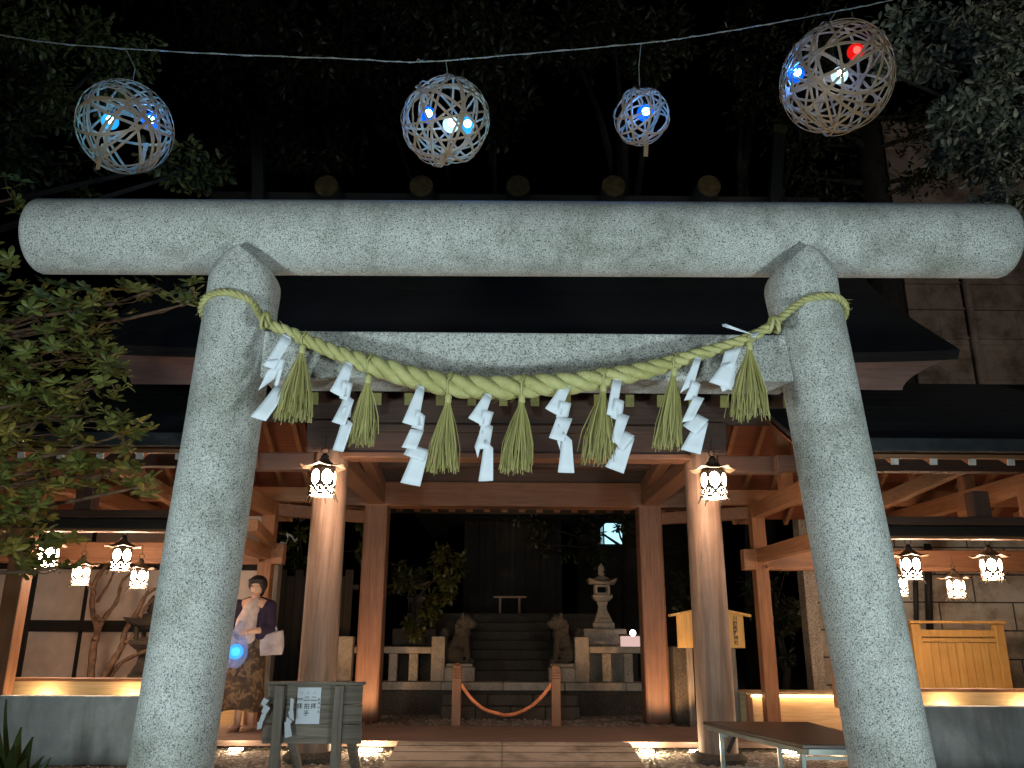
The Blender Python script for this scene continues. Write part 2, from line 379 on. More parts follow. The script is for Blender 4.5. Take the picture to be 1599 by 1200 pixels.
# ------------------------------------------------------------------ rope with tassels and paper streamers
ROPE = [(415,502,14),(455,521,20),(530,553,24),(590,573,33),(650,591,35),(710,602,37),(770,606,38),(830,603,37),(890,599,35),(950,590,32),(1010,578,28),(1055,565,24),(1100,551,20),(1145,537,18),(1175,525,17),(1205,508,14)]
YR = YT-.30
def catmull(pts, n):
    out = []
    for i in range(len(pts)-1):
        p0 = pts[max(i-1,0)]; p1 = pts[i]; p2 = pts[i+1]; p3 = pts[min(i+2, len(pts)-1)]
        for k in range(n):
            t = k/n; out.append(.5*((2*p1)+(p2-p0)*t+(2*p0-5*p1+4*p2-p3)*t*t+(3*p1-p0-3*p2+p3)*t**3))
    out.append(pts[-1]); return out
def rope_line():
    L = []; 
    def pil(px, py): return P(px, py, YT)
    cl = P(378,491,YT-.05); cr = P(1257,493,YT-.05)
    rr = .219
    # from behind the left pillar round its outside to the front
    for a, dz in ((95,-.02),(130,-.02),(165,-.015),(195,.0),(225,.035),(250,.045),(275,.035),(300,.0)):
        L.append((Vector((cl.x+rr*math.cos(R(a)), YT-.05+rr*math.sin(R(a)), cl.z+dz)), .0195))
    for x, y, w_ in ROPE:
        q = P(x, y, YR); L.append((q, w_*1.0*PX(x, y, YR)/2))
    for a, dz in ((245,.0),(270,.025),(300,.035),(330,.02),(355,-.01),(20,-.03),(50,-.04),(85,-.04)):
        L.append((Vector((cr.x+rr*math.cos(R(a)), YT-.05+rr*math.sin(R(a)), cr.z+dz)), .0195))
    pts = catmull([Vector((*p, 0)) if False else p for p, r in L], 26); rad = []
    for i in range(len(L)-1):
        for k in range(26): rad.append(L[i][1]*(1-k/26)+L[i+1][1]*k/26)
    rad.append(L[-1][1]); return pts, rad
RP, RR = rope_line()
def ropeat(px):
    best = min(range(len(RP)), key=lambda i: abs(RP[i].x-P(px, 570, YR).x)+ (10 if RP[i].y > YR+.12 else 0)); return RP[best], RR[best]
def shimenawa():
    t = thing('sacred_rope', 'thick twisted green straw rope sagging between the granite pillars', 'rope', (RP[len(RP)//2]))
    for s in range(3):
        ph = s*2*math.pi/3; pts = []; rad = []
        Nn = None; acc = 0
        for i, p in enumerate(RP):
            tt = (RP[min(i+1, len(RP)-1)]-RP[max(i-1,0)]).normalized()
            if Nn is None: Nn = tt.cross(Vector((0,0,1)))
            Nn = (Nn-tt*Nn.dot(tt)).normalized(); B = tt.cross(Nn)
            if i: acc += (p-RP[i-1]).length/(RR[i]*5.6)*2*math.pi
            r = RR[i]; a = ph+acc
            pts.append(p+(Nn*math.cos(a)+B*math.sin(a))*r*.50); rad.append(r*.545)
        mb = MB(); mb.tube(pts, rad, 14, uvlen=True); obj('strand', mb, M['straw'], t, smooth=True)
    mb = MB(); rnd = random.Random(2)
    for k in range(420):
        i = rnd.randrange(20, len(RP)-20); p = RP[i]; tt = (RP[i+1]-RP[i-1]).normalized(); n1 = tt.orthogonal().normalized(); n2 = tt.cross(n1); a = rnd.uniform(0, 6.28)
        o_ = n1*math.cos(a)+n2*math.sin(a); s0 = p+o_*RR[i]*.93; L_ = rnd.uniform(.012,.05); d = (tt*rnd.choice((-1,1))+o_*rnd.uniform(.05,.7)).normalized()
        mb.tube([s0, s0+d*L_*.5+o_*.002, s0+d*L_], [.0010,.0009,.0005], 4, cap=False)
    tag(obj('loose_fibres', mb, M['straw_loose'], t), kind='stuff')
    for px, py in ((417,501),(1207,507)):
        c = P(px, py, YR); mb = MB()
        for k, (dx, tilt) in enumerate(((-.014,.3),(.014,-.35))):
            ring = []
            for j in range(25):
                a = j/24*2*math.pi; ring.append(c+Vector((dx+tilt*.03*math.sin(a), .036*math.cos(a), .042*math.sin(a))))
            mb.tube(ring, .011, 8)
        mb.tube([c+Vector((0,-.035,-.0)), c+Vector((.01,-.045,-.03)), c+Vector((.014,-.04,-.055))], .009, 8)
        obj('knot', mb, M['straw'], t, smooth=True)
shimenawa()
TAS = [(472,545,458,655,31,'leftmost straw tassel, hanging beside the left granite pillar'),(575,592,563,693,24,'second straw tassel from the left, small and ragged, behind a curled paper streamer'),
       (700,622,690,736,27,'third straw tassel from the left, neat and narrow, right of the widest paper streamer'),(815,622,807,736,28,'straw tassel hanging from the lowest point at the middle of the rope'),
       (942,605,934,722,29,'fifth straw tassel from the left, touching a paper streamer on its right'),(1052,580,1043,699,25,'second straw tassel from the right, left of a long zigzag streamer'),
       (1170,540,1170,652,33,'rightmost straw tassel, widest flare, beside the right granite pillar')]
def tassel(i, x0, y0, x1, y1, w_, label):
    top, rr = ropeat(x0); Y = YR-.02
    a = P(x0, y0, Y); b = P(x1, y1, Y); sc = PX(x0, y0, Y); L = (a-b).length; wd = w_*sc
    t = thing('straw_tassel', label, 'tassel', a, 'straw tassels hanging from the twisted rope')
    rnd = random.Random(i*13+5); mb = MB(); ax = (b-a).normalized()
    for k in range(105):
        th = rnd.uniform(0, 6.283); q = math.sqrt(rnd.random()); e = b+Vector((math.cos(th)*q*wd, math.sin(th)*q*wd*.75, 0))
        e = a+(e-a)*rnd.uniform(.90, 1.05)
        if rnd.random() < .07: e += Vector((rnd.uniform(-.035,.04), 0, rnd.uniform(0,.03)))
        s0 = a+Vector((math.cos(th)*q*.012, math.sin(th)*q*.012, 0)); s1 = a+ax*L*.10+Vector((math.cos(th)*q*.015, math.sin(th)*q*.013, 0))
        bow = Vector((math.cos(th)*.006+rnd.uniform(-.012,.012), math.sin(th)*.008, 0))
        pts = [s0, s1, s1+(e-s1)*.3+bow*.8+Vector((rnd.uniform(-.003,.003),0,0)), s1+(e-s1)*.65+bow*1.2, e]
        mb.tube(pts, [.0026,.0026,.0028,.0027,.002], 4, cap=False)
    obj('straws', mb, M['straw_loose'], t)
    mb = MB(); mb.lathe(a, [(.006,.028),(.014,.02),(.019,.006),(.0165,-.008),(.018,-.018),(.014,-.028)][::-1], 14); obj('binding', mb, M['straw'], t, smooth=True)
    # loop over the rope
    c = top; r = rr+.006; mb = MB(); ring = []
    for j in range(21):
        u = j/20*2*math.pi; ring.append(Vector((a.x+(.01 if j < 10 else -.004), c.y+r*math.cos(u)*.98, c.z+r*math.sin(u)*1.02)))
    mb.tube(ring, .005, 6); obj('loop', mb, M['straw'], t, smooth=True)
for i, a in enumerate(TAS): tassel(i, *a)
# paper streamers: panels traced as quads (photo pixels + depth step in metres)
SH = [
 ([[(441,523,0),(455,531,0),(428,577,-.01),(411,571,-.01)],[(413,563,-.008),(446,560,.0),(443,576,.01),(430,579,.0)],[(418,578,.0),(444,568,.01),(431,590,.02),(403,610,.0)],[(440,562,.01),(446,562,.01),(434,605,.02),(428,602,.02)],[(431,601,.02),(450,608,.0),(415,658,-.01),(391,651,-.01)]], 'leftmost paper streamer, partly in front of the left granite pillar'),
 ([[(539,566,0),(551,573,0),(536,622,-.012),(515,611,-.012)],[(536,594,-.01),(551,599,.0),(545,628,.014),(530,622,.0)],[(540,616,.012),(553,625,-.004),(538,665,-.012),(518,659,.0)],[(536,636,.0),(549,632,.01),(548,652,.012),(530,654,.01)],[(536,650,.01),(551,662,-.01),(536,706,.0),(519,703,.01)]], 'second paper streamer from the left, curled tight beside a ragged tassel'),
 ([[(652,603,0),(663,609,0),(652,667,-.012),(628,660,-.012)],[(652,640,-.01),(664,650,0),(661,673,.014),(642,668,.006)],[(641,670,.0),(662,672,.012),(650,702,-.01),(627,699,.0)],[(640,693,.005),(669,703,-.005),(661,722,-.01),(630,710,.0)],[(645,706,0),(669,706,-.008),(656,760,.0),(625,754,.006)]], 'third paper streamer from the left, longest and widest, left of the narrow tassel'),
 ([[(757,615,0),(768,621,0),(752,664,-.012),(731,653,-.012)],[(756,640,-.01),(771,644,0),(764,668,.012),(748,665,.0)],[(753,657,.0),(770,666,.01),(764,700,-.01),(742,702,0)],[(751,670,.004),(757,676,.006),(746,716,.012),(741,698,.008)],[(757,686,.0),(770,700,-.012),(770,751,.0),(747,752,.006)]], 'paper streamer hanging just left of the middle tassel'),
 ([[(878,600,0),(891,605,0),(873,650,-.012),(851,638,-.012)],[(876,626,-.01),(892,630,0),(887,652,.012),(868,652,.0)],[(870,650,.0),(894,654,.008),(880,690,-.01),(857,684,0)],[(871,660,.004),(880,668,.008),(875,705,.012),(870,690,.008)],[(879,674,.0),(893,688,-.012),(897,739,.0),(871,738,.006)]], 'paper streamer hanging just right of the middle tassel'),
 ([[(957,593,0),(971,595,0),(962,652,-.012),(947,647,-.008)],[(962,622,-.01),(975,627,0),(970,660,.012),(953,652,.0)],[(965,644,.0),(983,650,.008),(967,694,-.01),(954,690,0)],[(974,672,.006),(991,681,-.006),(972,705,-.006),(958,690,.004)],[(968,690,.004),(991,684,-.006),(974,740,.0),(945,729,.006)]], 'paper streamer touching the right side of the fifth tassel'),
 ([[(1085,560,0),(1095,561,0),(1084,600,-.006),(1062,614,-.012)],[(1082,594,-.01),(1094,600,0),(1087,624,.012),(1068,626,.0)],[(1084,618,.0),(1100,622,.008),(1082,656,-.01),(1064,660,0)],[(1086,645,.006),(1107,656,-.006),(1086,680,-.006),(1066,665,.004)],[(1084,664,.004),(1106,660,-.006),(1094,710,.0),(1063,702,.006)]], 'paper streamer between the two rightmost tassels'),
 ([[(1128,510,0),(1134,506,0),(1165,518,-.02),(1180,524,-.01)],[(1174,521,0),(1186,517,0),(1180,527,-.02),(1172,528,-.01)],[(1132,549,0),(1158,541,0),(1146,574,-.012),(1125,572,-.006)],[(1128,568,-.004),(1152,563,0),(1142,610,.006),(1107,597,-.006)],[(1120,585,.0),(1150,566,.008),(1146,604,.012),(1128,612,0)]], 'rightmost paper streamer, blown back over the rope behind the last tassel')]
def streamer(panels, label):
    Y = YR-.045; c = P(*panels[0][0][:2], Y)
    mb = MB()
    for j, q in enumerate(panels):
        c4 = [P(x, y, Y+d*1.6-.0008*j) for x, y, d in q]
        # a curved 4x4 sheet
        vs = []; n = 5
        nrm = Vector((0,-1,0)); amp = .0045*(1 if j % 2 else -1)
        for u in range(n):
            for v in range(n):
                a, b = u/(n-1), v/(n-1)
                p = (c4[0]*(1-a)+c4[1]*a)*(1-b)+(c4[3]*(1-a)+c4[2]*a)*b
                vs.append(p+nrm*amp*math.sin(math.pi*a)*(.4+.6*b)+nrm*amp*.8*math.sin(b*3))
        mb.add(vs, [(u*n+v, u*n+v+1, (u+1)*n+v+1, (u+1)*n+v) for u in range(n-1) for v in range(n-1)])
    # loop of paper tucked into the rope
    t0 = P((panels[0][0][0]+panels[0][1][0])/2, panels[0][0][1]-4, Y+.03); t1 = (P(*panels[0][0][:2], Y)+P(*panels[0][1][:2], Y))/2
    mb.add([t0+Vector((-.012,0,0)), t0+Vector((.012,0,0)), P(*panels[0][1][:2], Y), P(*panels[0][0][:2], Y)], [(0,1,2,3)])
    o = obj('paper_streamer', mb, M['paper'], loc=c, smooth=True, solid=.0008)
    tag(o, label, 'paper streamer', 'white zigzag paper streamers tucked in the rope')
for p, l in SH: streamer(p, l)
# ------------------------------------------------------------------ woven bamboo ball lamps
EM = {'blue': (glow('blue bulb core', (.04,.24,1), 900), globe('blue bulb shell', (.0,.12,1), 1.6)),
      'cyan': (glow('cyan bulb core', (.06,.45,1), 480), globe('cyan bulb shell', (.02,.40,.95), 1.5)),
      'white': (glow('white bulb core', (.5,.75,1), 260), globe('white bulb shell', (.55,.85,1), 1.6)),
      'red': (glow('red bulb core', (1,.04,.03), 12), globe('red bulb shell', (1,.012,.01), 1.0))}
CABLE = [(-60,45),(0,55),(110,70),(330,84),(540,92),(655,97),(800,86),(1001,68),(1080,58),(1200,38),(1306,18),(1380,3),(1480,-25)]
YB = 5.0
def cable_y(px):
    for a, b in zip(CABLE, CABLE[1:]):
        if a[0] <= px <= b[0]: return a[1]+(b[1]-a[1])*(px-a[0])/(b[0]-a[0])
def cable():
    pts = catmull([P(x, y, YB) for x, y in CABLE], 8); mb = MB(); mb.tube(pts, .0042, 6)
    wr = []; 
    for i, p in enumerate(pts): a = i*1.9; wr.append(p+Vector((0, .006*math.cos(a), .007*math.sin(a))))
    mb.tube(wr, .0025, 5)
    c = P(655,96,YB); mb.tube([c+Vector((-.02,0,.0)), c+Vector((-.008,-.01,.012)), c+Vector((.01,-.006,-.002)), c+Vector((.03,0,.012))], .004, 6)
    c = P(1135,43,YB); mb.tube([c, c+Vector((-.006,0,.03)), c+Vector((-.012,0,.05))], .002, 5)
    tag(obj('hanging_cable', mb, M['cord'], loc=P(655,97,YB), smooth=True), 'thin pale cable strung across the dark sky above the lintel', 'cable')
cable()
def bamboo_ball(cx, cy, rpx, Y, bulbs, tags, nr, label, seed):
    rnd = random.Random(seed); c = P(cx, cy, Y); s = PX(cx, cy, Y); r = rpx*s
    t = thing('bamboo_ball_lamp', label, 'ball lamp', c, 'woven bamboo ball lamps hanging over the gate')
    mb = MB()
    for k in range(nr):
        n = Vector((rnd.gauss(0,1), rnd.gauss(0,1), rnd.gauss(0,1))).normalized(); off = rnd.choice((-1,1))*rnd.random()**1.6*.5*r
        u = n.orthogonal().normalized(); v = n.cross(u); rr = r*(1-.022*(k % 4)); q = math.sqrt(max(rr*rr-off*off, 0)); wd = rnd.uniform(.0066,.0096)*(.55+.5*r/.34); th = .0018
        o = len(mb.v); seg = 56; wob = rnd.uniform(0,6)
        for j in range(seg):
            a = 2*math.pi*j/seg; d = u*math.cos(a)+v*math.sin(a); cc = c+n*(off+.012*math.sin(2*a+wob))+d*q; rad = (cc-c).normalized(); side = rad.cross(n.cross(d)).normalized()
            for e1, e2 in ((-1,-1),(1,-1),(1,1),(-1,1)): mb.v.append(cc+side*wd*e1+rad*th*e2)
        for j in range(seg):
            j2 = (j+1) % seg
            for e in range(4): e2 = (e+1) % 4; mb.f.append((o+j*4+e, o+j*4+e2, o+j2*4+e2, o+j2*4+e))
    obj('woven_cage', mb, M['bamboo'], t)
    for bx, by, col, dy in bulbs:
        bc = P(bx, by, Y+dy); core, shell = EM[col]; br = 12.5*s
        mb = MB(); mb.ball(bc, br, 20); g = obj('bulb_globe', mb, shell, t, smooth=True)
        mb = MB(); mb.ball(bc+Vector((.1*br,-.2*br,.1*br)), br*.45, 12); obj('bulb_core', mb, core, g, smooth=True)
        mb = MB(); mb.tube([bc+Vector((0,0,br)), bc+Vector((0,0,br+.02))], .012, 8); mb.tube([bc+Vector((0,0,br+.02)), Vector((bc.x*.6+c.x*.4, c.y, c.z+r*.96))], .0018, 5); obj('bulb_socket', mb, M['rubber'], g)
    for tx, ty, hh in tags:
        a = P(tx, ty, Y-.05); mb = MB(); mb.beam(a+Vector((0,0,hh*s/2)), a-Vector((.01,0,hh*s/2)), .03, .004, (0,1,0)); obj('wooden_tag', mb, M['bamboo'], t)
    top = P(cx, cable_y(cx), YB); mb = MB(); mb.tube([c+Vector((0,0,r*.98)), Vector((c.x,c.y*.5+top.y*.5,(c.z+r+top.z)/2)), top], .0028, 6); obj('hanging_cord', mb, M['cord'], t)
bamboo_ball(196,199,71,5.0,[(172,190,'cyan',-.1),(235,190,'blue',-.1)],[(158,245,44),(226,240,36)],18,'second largest woven bamboo ball, leftmost, with two blue bulbs',3)
bamboo_ball(696,190,70,5.0,[(668,180,'blue',-.08),(704,195,'white',-.12),(729,196,'cyan',-.1)],[(692,246,28)],19,'woven bamboo ball with a white, a blue and a cyan bulb, left of centre',11)
bamboo_ball(1001,182,44,5.0,[(1007,177,'blue',-.1)],[(1010,232,28)],14,'smallest woven bamboo ball with a single blue bulb and a tag below',21)
bamboo_ball(1306,123,86,5.0,[(1243,116,'blue',-.1),(1311,118,'white',-.12),(1336,81,'red',-.14)],[(1231,150,30)],23,'largest woven bamboo ball, rightmost, with a red bulb among blue and white',33)
# ------------------------------------------------------------------ hanging bronze lanterns
LG = glow('lit lantern glass', (1.0,.68,.47), 150)
def hole_plate(mb, O, U, V, w_, h_, ew, eh, cx=.5, cy=.5, n=24):
    c = O+U*(w_*cx)+V*(h_*cy); vs = []
    for k in range(n):
        a = 2*math.pi*(k+.5)/n; ca, sa = math.cos(a), math.sin(a); vs.append(c+U*ew*ca+V*eh*sa)
    for k in range(n):
        a = 2*math.pi*(k+.5)/n; ca, sa = math.cos(a), math.sin(a)
        tx = ((w_*(1-cx)) if ca > 0 else (w_*cx))/max(abs(ca), 1e-6); ty = ((h_*(1-cy)) if sa > 0 else (h_*cy))/max(abs(sa), 1e-6); tt = min(tx, ty)
        vs.append(c+U*ca*tt+V*sa*tt)
    mb.add(vs, [(k, (k+1) % n, n+(k+1) % n, n+k) for k in range(n)])
def make_lantern():
    t = thing('hanging_lantern', 'x', 'lantern', (0,0,0), 'hexagonal bronze lanterns hanging under the shrine roofs')
    r = .125; hexp = [Vector((r*math.cos(R(60*k+30)), r*math.sin(R(60*k+30)), 0)) for k in range(6)]
    mb = MB()
    for k in range(6):
        a, b = hexp[k], hexp[(k+1) % 6]; U = (b-a).normalized(); w_ = (b-a).length; Z = Vector((0,0,1))
        hole_plate(mb, a+Z*.085, U, Z, w_, .175, .050, .070)
        for q in (0,1): hole_plate(mb, a+U*w_*q/2+Z*.035, U, Z, w_/2, .05, .014, .012, n=16)
        hole_plate(mb, a, U, Z, w_, .035, .030, .007, n=16)
    obj('body', mb, M['bronze_in'], t, local=True, solid=.004)
    mb = MB(); mb.lathe((0,0,.01), [(.085,0),(.102,.02),(.106,.1),(.106,.2),(.09,.235)], 18); obj('glass', mb, LG, t, local=True, smooth=True)
    # upturned hexagonal roof
    mb = MB(); rings = [(.03,.375,0),(.06,.335,0),(.12,.295,.0),(.19,.272,.012),(.235,.268,.03)]; vs = []; n = 24
    for rr, z, up in rings:
        for k in range(n):
            a = R(30)+2*math.pi*k/n; q = (k % 4)/4; e = abs(2*((k/4) % 1)-1)   # 1 at corners
            hexr = rr*math.cos(R(30))/math.cos(R(30)-R(60)*((k/4) % 1)) if True else rr
            vs.append((hexr*math.cos(a), hexr*math.sin(a), z+up*e*e*.8))
    fs = [(i*n+k, i*n+(k+1) % n, (i+1)*n+(k+1) % n, (i+1)*n+k) for i in range(len(rings)-1) for k in range(n)]
    mb.add(vs, fs); rf = obj('lantern_roof', mb, M['bronze_in'], t, local=True, solid=.006)
    mb = MB(); mb.lathe((0,0,.255), [(.118,0),(.105,.03),(.03,.06)], 6, phase=R(30)); obj('collar', mb, M['iron'], t, local=True)
    mb = MB(); mb.lathe((0,0,.37), [(.034,0),(.04,.01),(.028,.03),(.012,.045)], 12)
    ring = [Vector((.035*math.cos(a), 0, .445+.035*math.sin(a))) for a in [2*math.pi*j/20 for j in range(21)]]; mb.tube(ring, .005, 6)
    obj('ring', mb, M['iron'], t, local=True, smooth=True)
    for k in range(6):
        p = hexp[k]; d = p.normalized(); mb = MB(); mb.tube([p+Vector((0,0,.03)), p+d*.012+Vector((0,0,-.01)), p+d*.035+Vector((0,0,-.05))], [.008,.007,.005], 6); obj('foot', mb, M['iron'], t, local=True)
    mb = MB(); mb.tube([(0,0,.475),(0,0,.60)], .004, 6); obj('chain', mb, M['iron'], t, local=True)
    return t
LAN = [(503,775,7.75,1.0,'bronze lantern hanging in front of the left round column'),(1116,779,7.75,1.0,'bronze lantern hanging in front of the right round column'),
       (71,889,8.6,.86,'leftmost bronze lantern in the left side pavilion, half behind leaves'),(124,914,9.6,.80,'low bronze lantern in the left side pavilion, second from the left edge'),
       (187,891,8.6,.86,'brightest bronze lantern in the left side pavilion, high, third from the left edge'),(215,919,9.6,.80,'low bronze lantern in the left side pavilion nearest the granite pillar'),
       (1425,905,8.6,.86,'high bronze lantern right beside the right granite pillar, in the right side pavilion'),(1406,931,9.6,.80,'bronze lantern mostly hidden behind the right granite pillar'),
       (1495,934,9.6,.80,'low bronze lantern above the yellow booth in the right side pavilion'),(1551,906,8.6,.86,'rightmost bronze lantern, high, in the right side pavilion')]
l0 = make_lantern(); index_tree(l0)
for i, (x, y, Y, sc, lab) in enumerate(LAN):
    if i == 0: l0.location = P(x, y, Y); l0['label'] = lab; l0.scale = (sc,)*3
    else: dup(l0, P(x, y, Y), lab, R((0,22,8,35,25,10,-20,30,14,4)[i]), sc)
# ------------------------------------------------------------------ main pavilion
YC, YD = 8.4, 11.64
def pavilion():
    t = thing('shrine_pavilion', 'open timber shrine hall with a huge dark bark roof behind the granite gate', 'shrine hall', (AX,10,0))
    W = 4.15
    # columns
    for s in (-1, 1):
        x = AX+s*1.93
        mb = MB(); mb.tube([(x,YC,.0),(x,YC,1.0),(x,YC,2.0),(x,YC,3.0)], [.185,.18,.175,.170], 32); c = obj('round_column', mb, M['column'], t, smooth='auto')
        mb = MB(); mb.lathe((x,YC,0), [(.27,-.01),(.27,.05),(.22,.09)], 24); obj('column_base', mb, M['stone_dark'], c, smooth='auto')
        mb = MB(); mb.box((x-.165,YD-.165,0), (x+.165,YD+.165,2.95)); obj('square_column', mb, M['wood_z'], t, bevel=.03)
    zf = P(800,712,YC-.2).z; zt = P(800,659,YC-.2).z
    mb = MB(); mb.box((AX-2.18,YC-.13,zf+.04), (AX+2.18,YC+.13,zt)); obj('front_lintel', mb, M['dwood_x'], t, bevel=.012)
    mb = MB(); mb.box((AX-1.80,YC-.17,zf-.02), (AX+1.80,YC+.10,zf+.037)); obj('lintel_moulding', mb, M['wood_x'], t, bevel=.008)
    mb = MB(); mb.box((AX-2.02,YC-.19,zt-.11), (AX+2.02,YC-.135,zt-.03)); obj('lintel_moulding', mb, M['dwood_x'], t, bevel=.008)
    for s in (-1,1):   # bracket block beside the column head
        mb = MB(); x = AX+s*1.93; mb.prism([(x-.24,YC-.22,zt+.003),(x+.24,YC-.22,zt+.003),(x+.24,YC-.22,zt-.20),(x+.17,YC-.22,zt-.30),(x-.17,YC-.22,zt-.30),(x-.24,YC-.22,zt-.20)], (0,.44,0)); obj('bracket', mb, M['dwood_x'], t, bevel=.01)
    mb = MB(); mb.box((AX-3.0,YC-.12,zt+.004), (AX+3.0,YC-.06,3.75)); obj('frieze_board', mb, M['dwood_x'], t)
    # rear lintel
    z0 = P(800,791,YD-.17).z; z1 = P(800,753,YD-.17).z
    mb = MB(); mb.box((AX-2.5,YD-.17,z0), (AX+2.5,YD+.17,z1)); obj('rear_lintel', mb, M['wood_x'], t, bevel=.012)
    mb = MB(); mb.box((AX-2.6,YD-.13,z1+.005), (AX+2.6,YD+.13,z1+.22)); obj('rear_lintel', mb, M['dwood_x'], t, bevel=.012)
    # side beams joining front and rear
    for s in (-1,1):
        x = AX+s*1.93
        mb = MB(); mb.beam((x,YC+.13,zf+.10), (x,YD-.17,z0+.17), .24, .30); obj('side_beam', mb, M['wood_y'], t, bevel=.015)
        mb = MB(); mb.beam((x-s*.28,YC+.13,zf+.16), (x-s*.05,YD-.17,z0+.28), .14, .17); obj('side_beam', mb, M['wood_y'], t, bevel=.012)
        mb = MB(); mb.beam((x,YC+.13,zf+.62), (x,YD,z0+.72), .17, .24); obj('side_beam', mb, M['dwood_y'], t, bevel=.012)
        mb = MB(); mb.beam((x+s*.17,YC,2.86), (x+s*.85,YC,2.86), .15, .18); obj('side_nose', mb, M['dwood_x'], t, bevel=.012)
        # link to the side pavilion
        mb = MB(); mb.beam((x+s*.1,YD,2.70), (x+s*1.25,YD-1.1,2.66), .13, .16); obj('link_beam', mb, M['wood_x'], t, bevel=.01)
    mb = MB(); mb.beam((AX-1.8,10.05,zf+.35), (AX+1.8,10.05,zf+.35), .2, .26); obj('cross_beam', mb, M['dwood_x'], t, bevel=.012)
    mb = MB(); mb.beam((AX-1.8,10.05,zf+.55), (AX-1.8+3.6,10.05,zf+.55), .1, .1); obj('cross_beam', mb, M['dwood_x'], t)
    # boarded ceiling over the rear half
    ridgeY, ridgeZ = 10.0, 6.60
    ez = P(800,603,7.5).z; e0 = P(800,548,7.2).z
    prof = [(7.2,e0),(7.9,e0+.55),(8.6,e0+1.2),(9.3,e0+2.0),(9.85,ridgeZ+.1)]
    n = 28; 
    def xw(i, X): return X
    mb = MB(); vs = []
    xs = [-1+2*k/n for k in range(n+1)]
    for (y, z) in prof:
        for u in xs: vs.append((AX+u*W, y, z+(.05*abs(u)**6 if y < 8 else 0)))
    rear = [(10.15,ridgeZ+.1),(11.2,5.0),(12.3,3.75),(13.3,3.05)]
    for (y, z) in rear:
        for u in xs: vs.append((AX+u*W, y, z))
    m_ = n+1; fs = [(i*m_+k, i*m_+k+1, (i+1)*m_+k+1, (i+1)*m_+k) for i in range(len(prof)+len(rear)-1) for k in range(n)]
    mb.add(vs, fs); obj('roof', mb, M['shingle'], t, mods=[('SOLIDIFY', dict(thickness=.10, offset=-1))])
    # slanting cut face under the front eave: its ends curve in
    mb = MB(); top = []; bot = []
    for u in xs:
        top.append((AX+u*W, 7.22, e0-.012+.05*abs(u)**6))
    K = 10; vs = []
    for j in range(K+1):
        q = j/K; hw = W-.50*math.sin(q*math.pi/2)**1.3*(1-.15*q) if q else W
        for u in xs: vs.append((AX+u*hw, 7.22+.32*q, (e0-.012)+(ez-e0+.012)*q+.05*abs(u)**6*(1-q)))
    mb.add(vs, [(i*m_+k, i*m_+k+1, (i+1)*m_+k+1, (i+1)*m_+k) for i in range(K) for k in range(n)])
    obj('eave_edge', mb, M['eavecut'], t, mods=[('SOLIDIFY', dict(thickness=.03, offset=1))])
    # dark soffit behind and above the rafters
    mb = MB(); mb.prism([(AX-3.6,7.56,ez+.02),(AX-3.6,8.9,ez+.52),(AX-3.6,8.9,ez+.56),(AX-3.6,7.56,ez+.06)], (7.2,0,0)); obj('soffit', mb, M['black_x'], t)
    zr = P(800,624,7.7).z
    xs2 = [490+49.35*k for k in range(-3, 17)]
    for px in xs2:
        x = P(px,624,7.7).x
        mb = MB(); mb.beam((x,7.72,zr), (x,8.30,zr+.17), .075, .105); r_ = obj('rafter', mb, M['dwood_y'], t)
        mb = MB(); mb.beam((x,7.705,zr-.004), (x,7.722,zr), .083, .118); obj('rafter_end', mb, M['yellow'], r_)
    # rear rafters, their tips below the rear lintel
    for k in range(24):
        x = AX-3.2+k*.28
        mb = MB(); mb.beam((x,10.4,5.2), (x,13.1,P(800,797,13.1).z), .10, .10); obj('rear_rafter', mb, M['wood_y'], t)
    mb = MB(); zq = P(800,788,13.15).z; mb.prism([(AX-3.5,10.3,5.36),(AX-3.5,13.15,zq+.06),(AX-3.5,13.15,zq+.10),(AX-3.5,10.3,5.40)], (7,0,0)); obj('ceiling_board', mb, M['ceildark'], t)
    mb = MB(); mb.prism([(AX-3.5,8.55,ez+.52),(AX-3.5,10.3,5.36),(AX-3.5,10.3,5.40),(AX-3.5,8.55,ez+.57)], (7,0,0)); obj('ceiling_board', mb, M['ceildark'], t)
    # ridge, ridge logs, crossed finials
    mb = MB(); mb.box((AX-W+.05,9.78,ridgeZ), (AX+W-.05,10.22,ridgeZ+.22)); obj('ridge', mb, M['black_x'], t, bevel=.02)
    for px in (510,658,809,958,1107):
        c = P(px,291,9.35); r_ = 19.5*PX(px,291,9.35)
        mb = MB(); mb.tube([(c.x,9.35,c.z),(c.x,9.6,c.z),(c.x,10.65,c.z)], [r_*.96,r_,r_*.96], 28); lo = obj('ridge_log', mb, M['black_y'], t, smooth='auto')
        mb = MB(); mb.tube([(c.x,9.335,c.z),(c.x,9.352,c.z)], [r_*.93,r_*.93], 28); obj('log_cap', mb, M['gold'], lo, smooth='auto')
    for a, b in (((407,310),(403,212)),((1206,312),(1216,208))):
        p = P(*a, 9.6); q = P(*b, 9.5); mb = MB(); mb.beam(p-Vector((0,0,.3)), q, .15, .09, (0,1,0)); fo = obj('finial', mb, M['black_z'], t)
        mb = MB(); d = (q-p).normalized(); mb.beam(q-d*.02+Vector((0,-.004,0)), q+d*.09+Vector((0,-.004,0)), .17, .11, (0,1,0)); obj('finial_cap', mb, M['gold'] if a[0] > 800 else M['black_z'], fo)
pavilion()
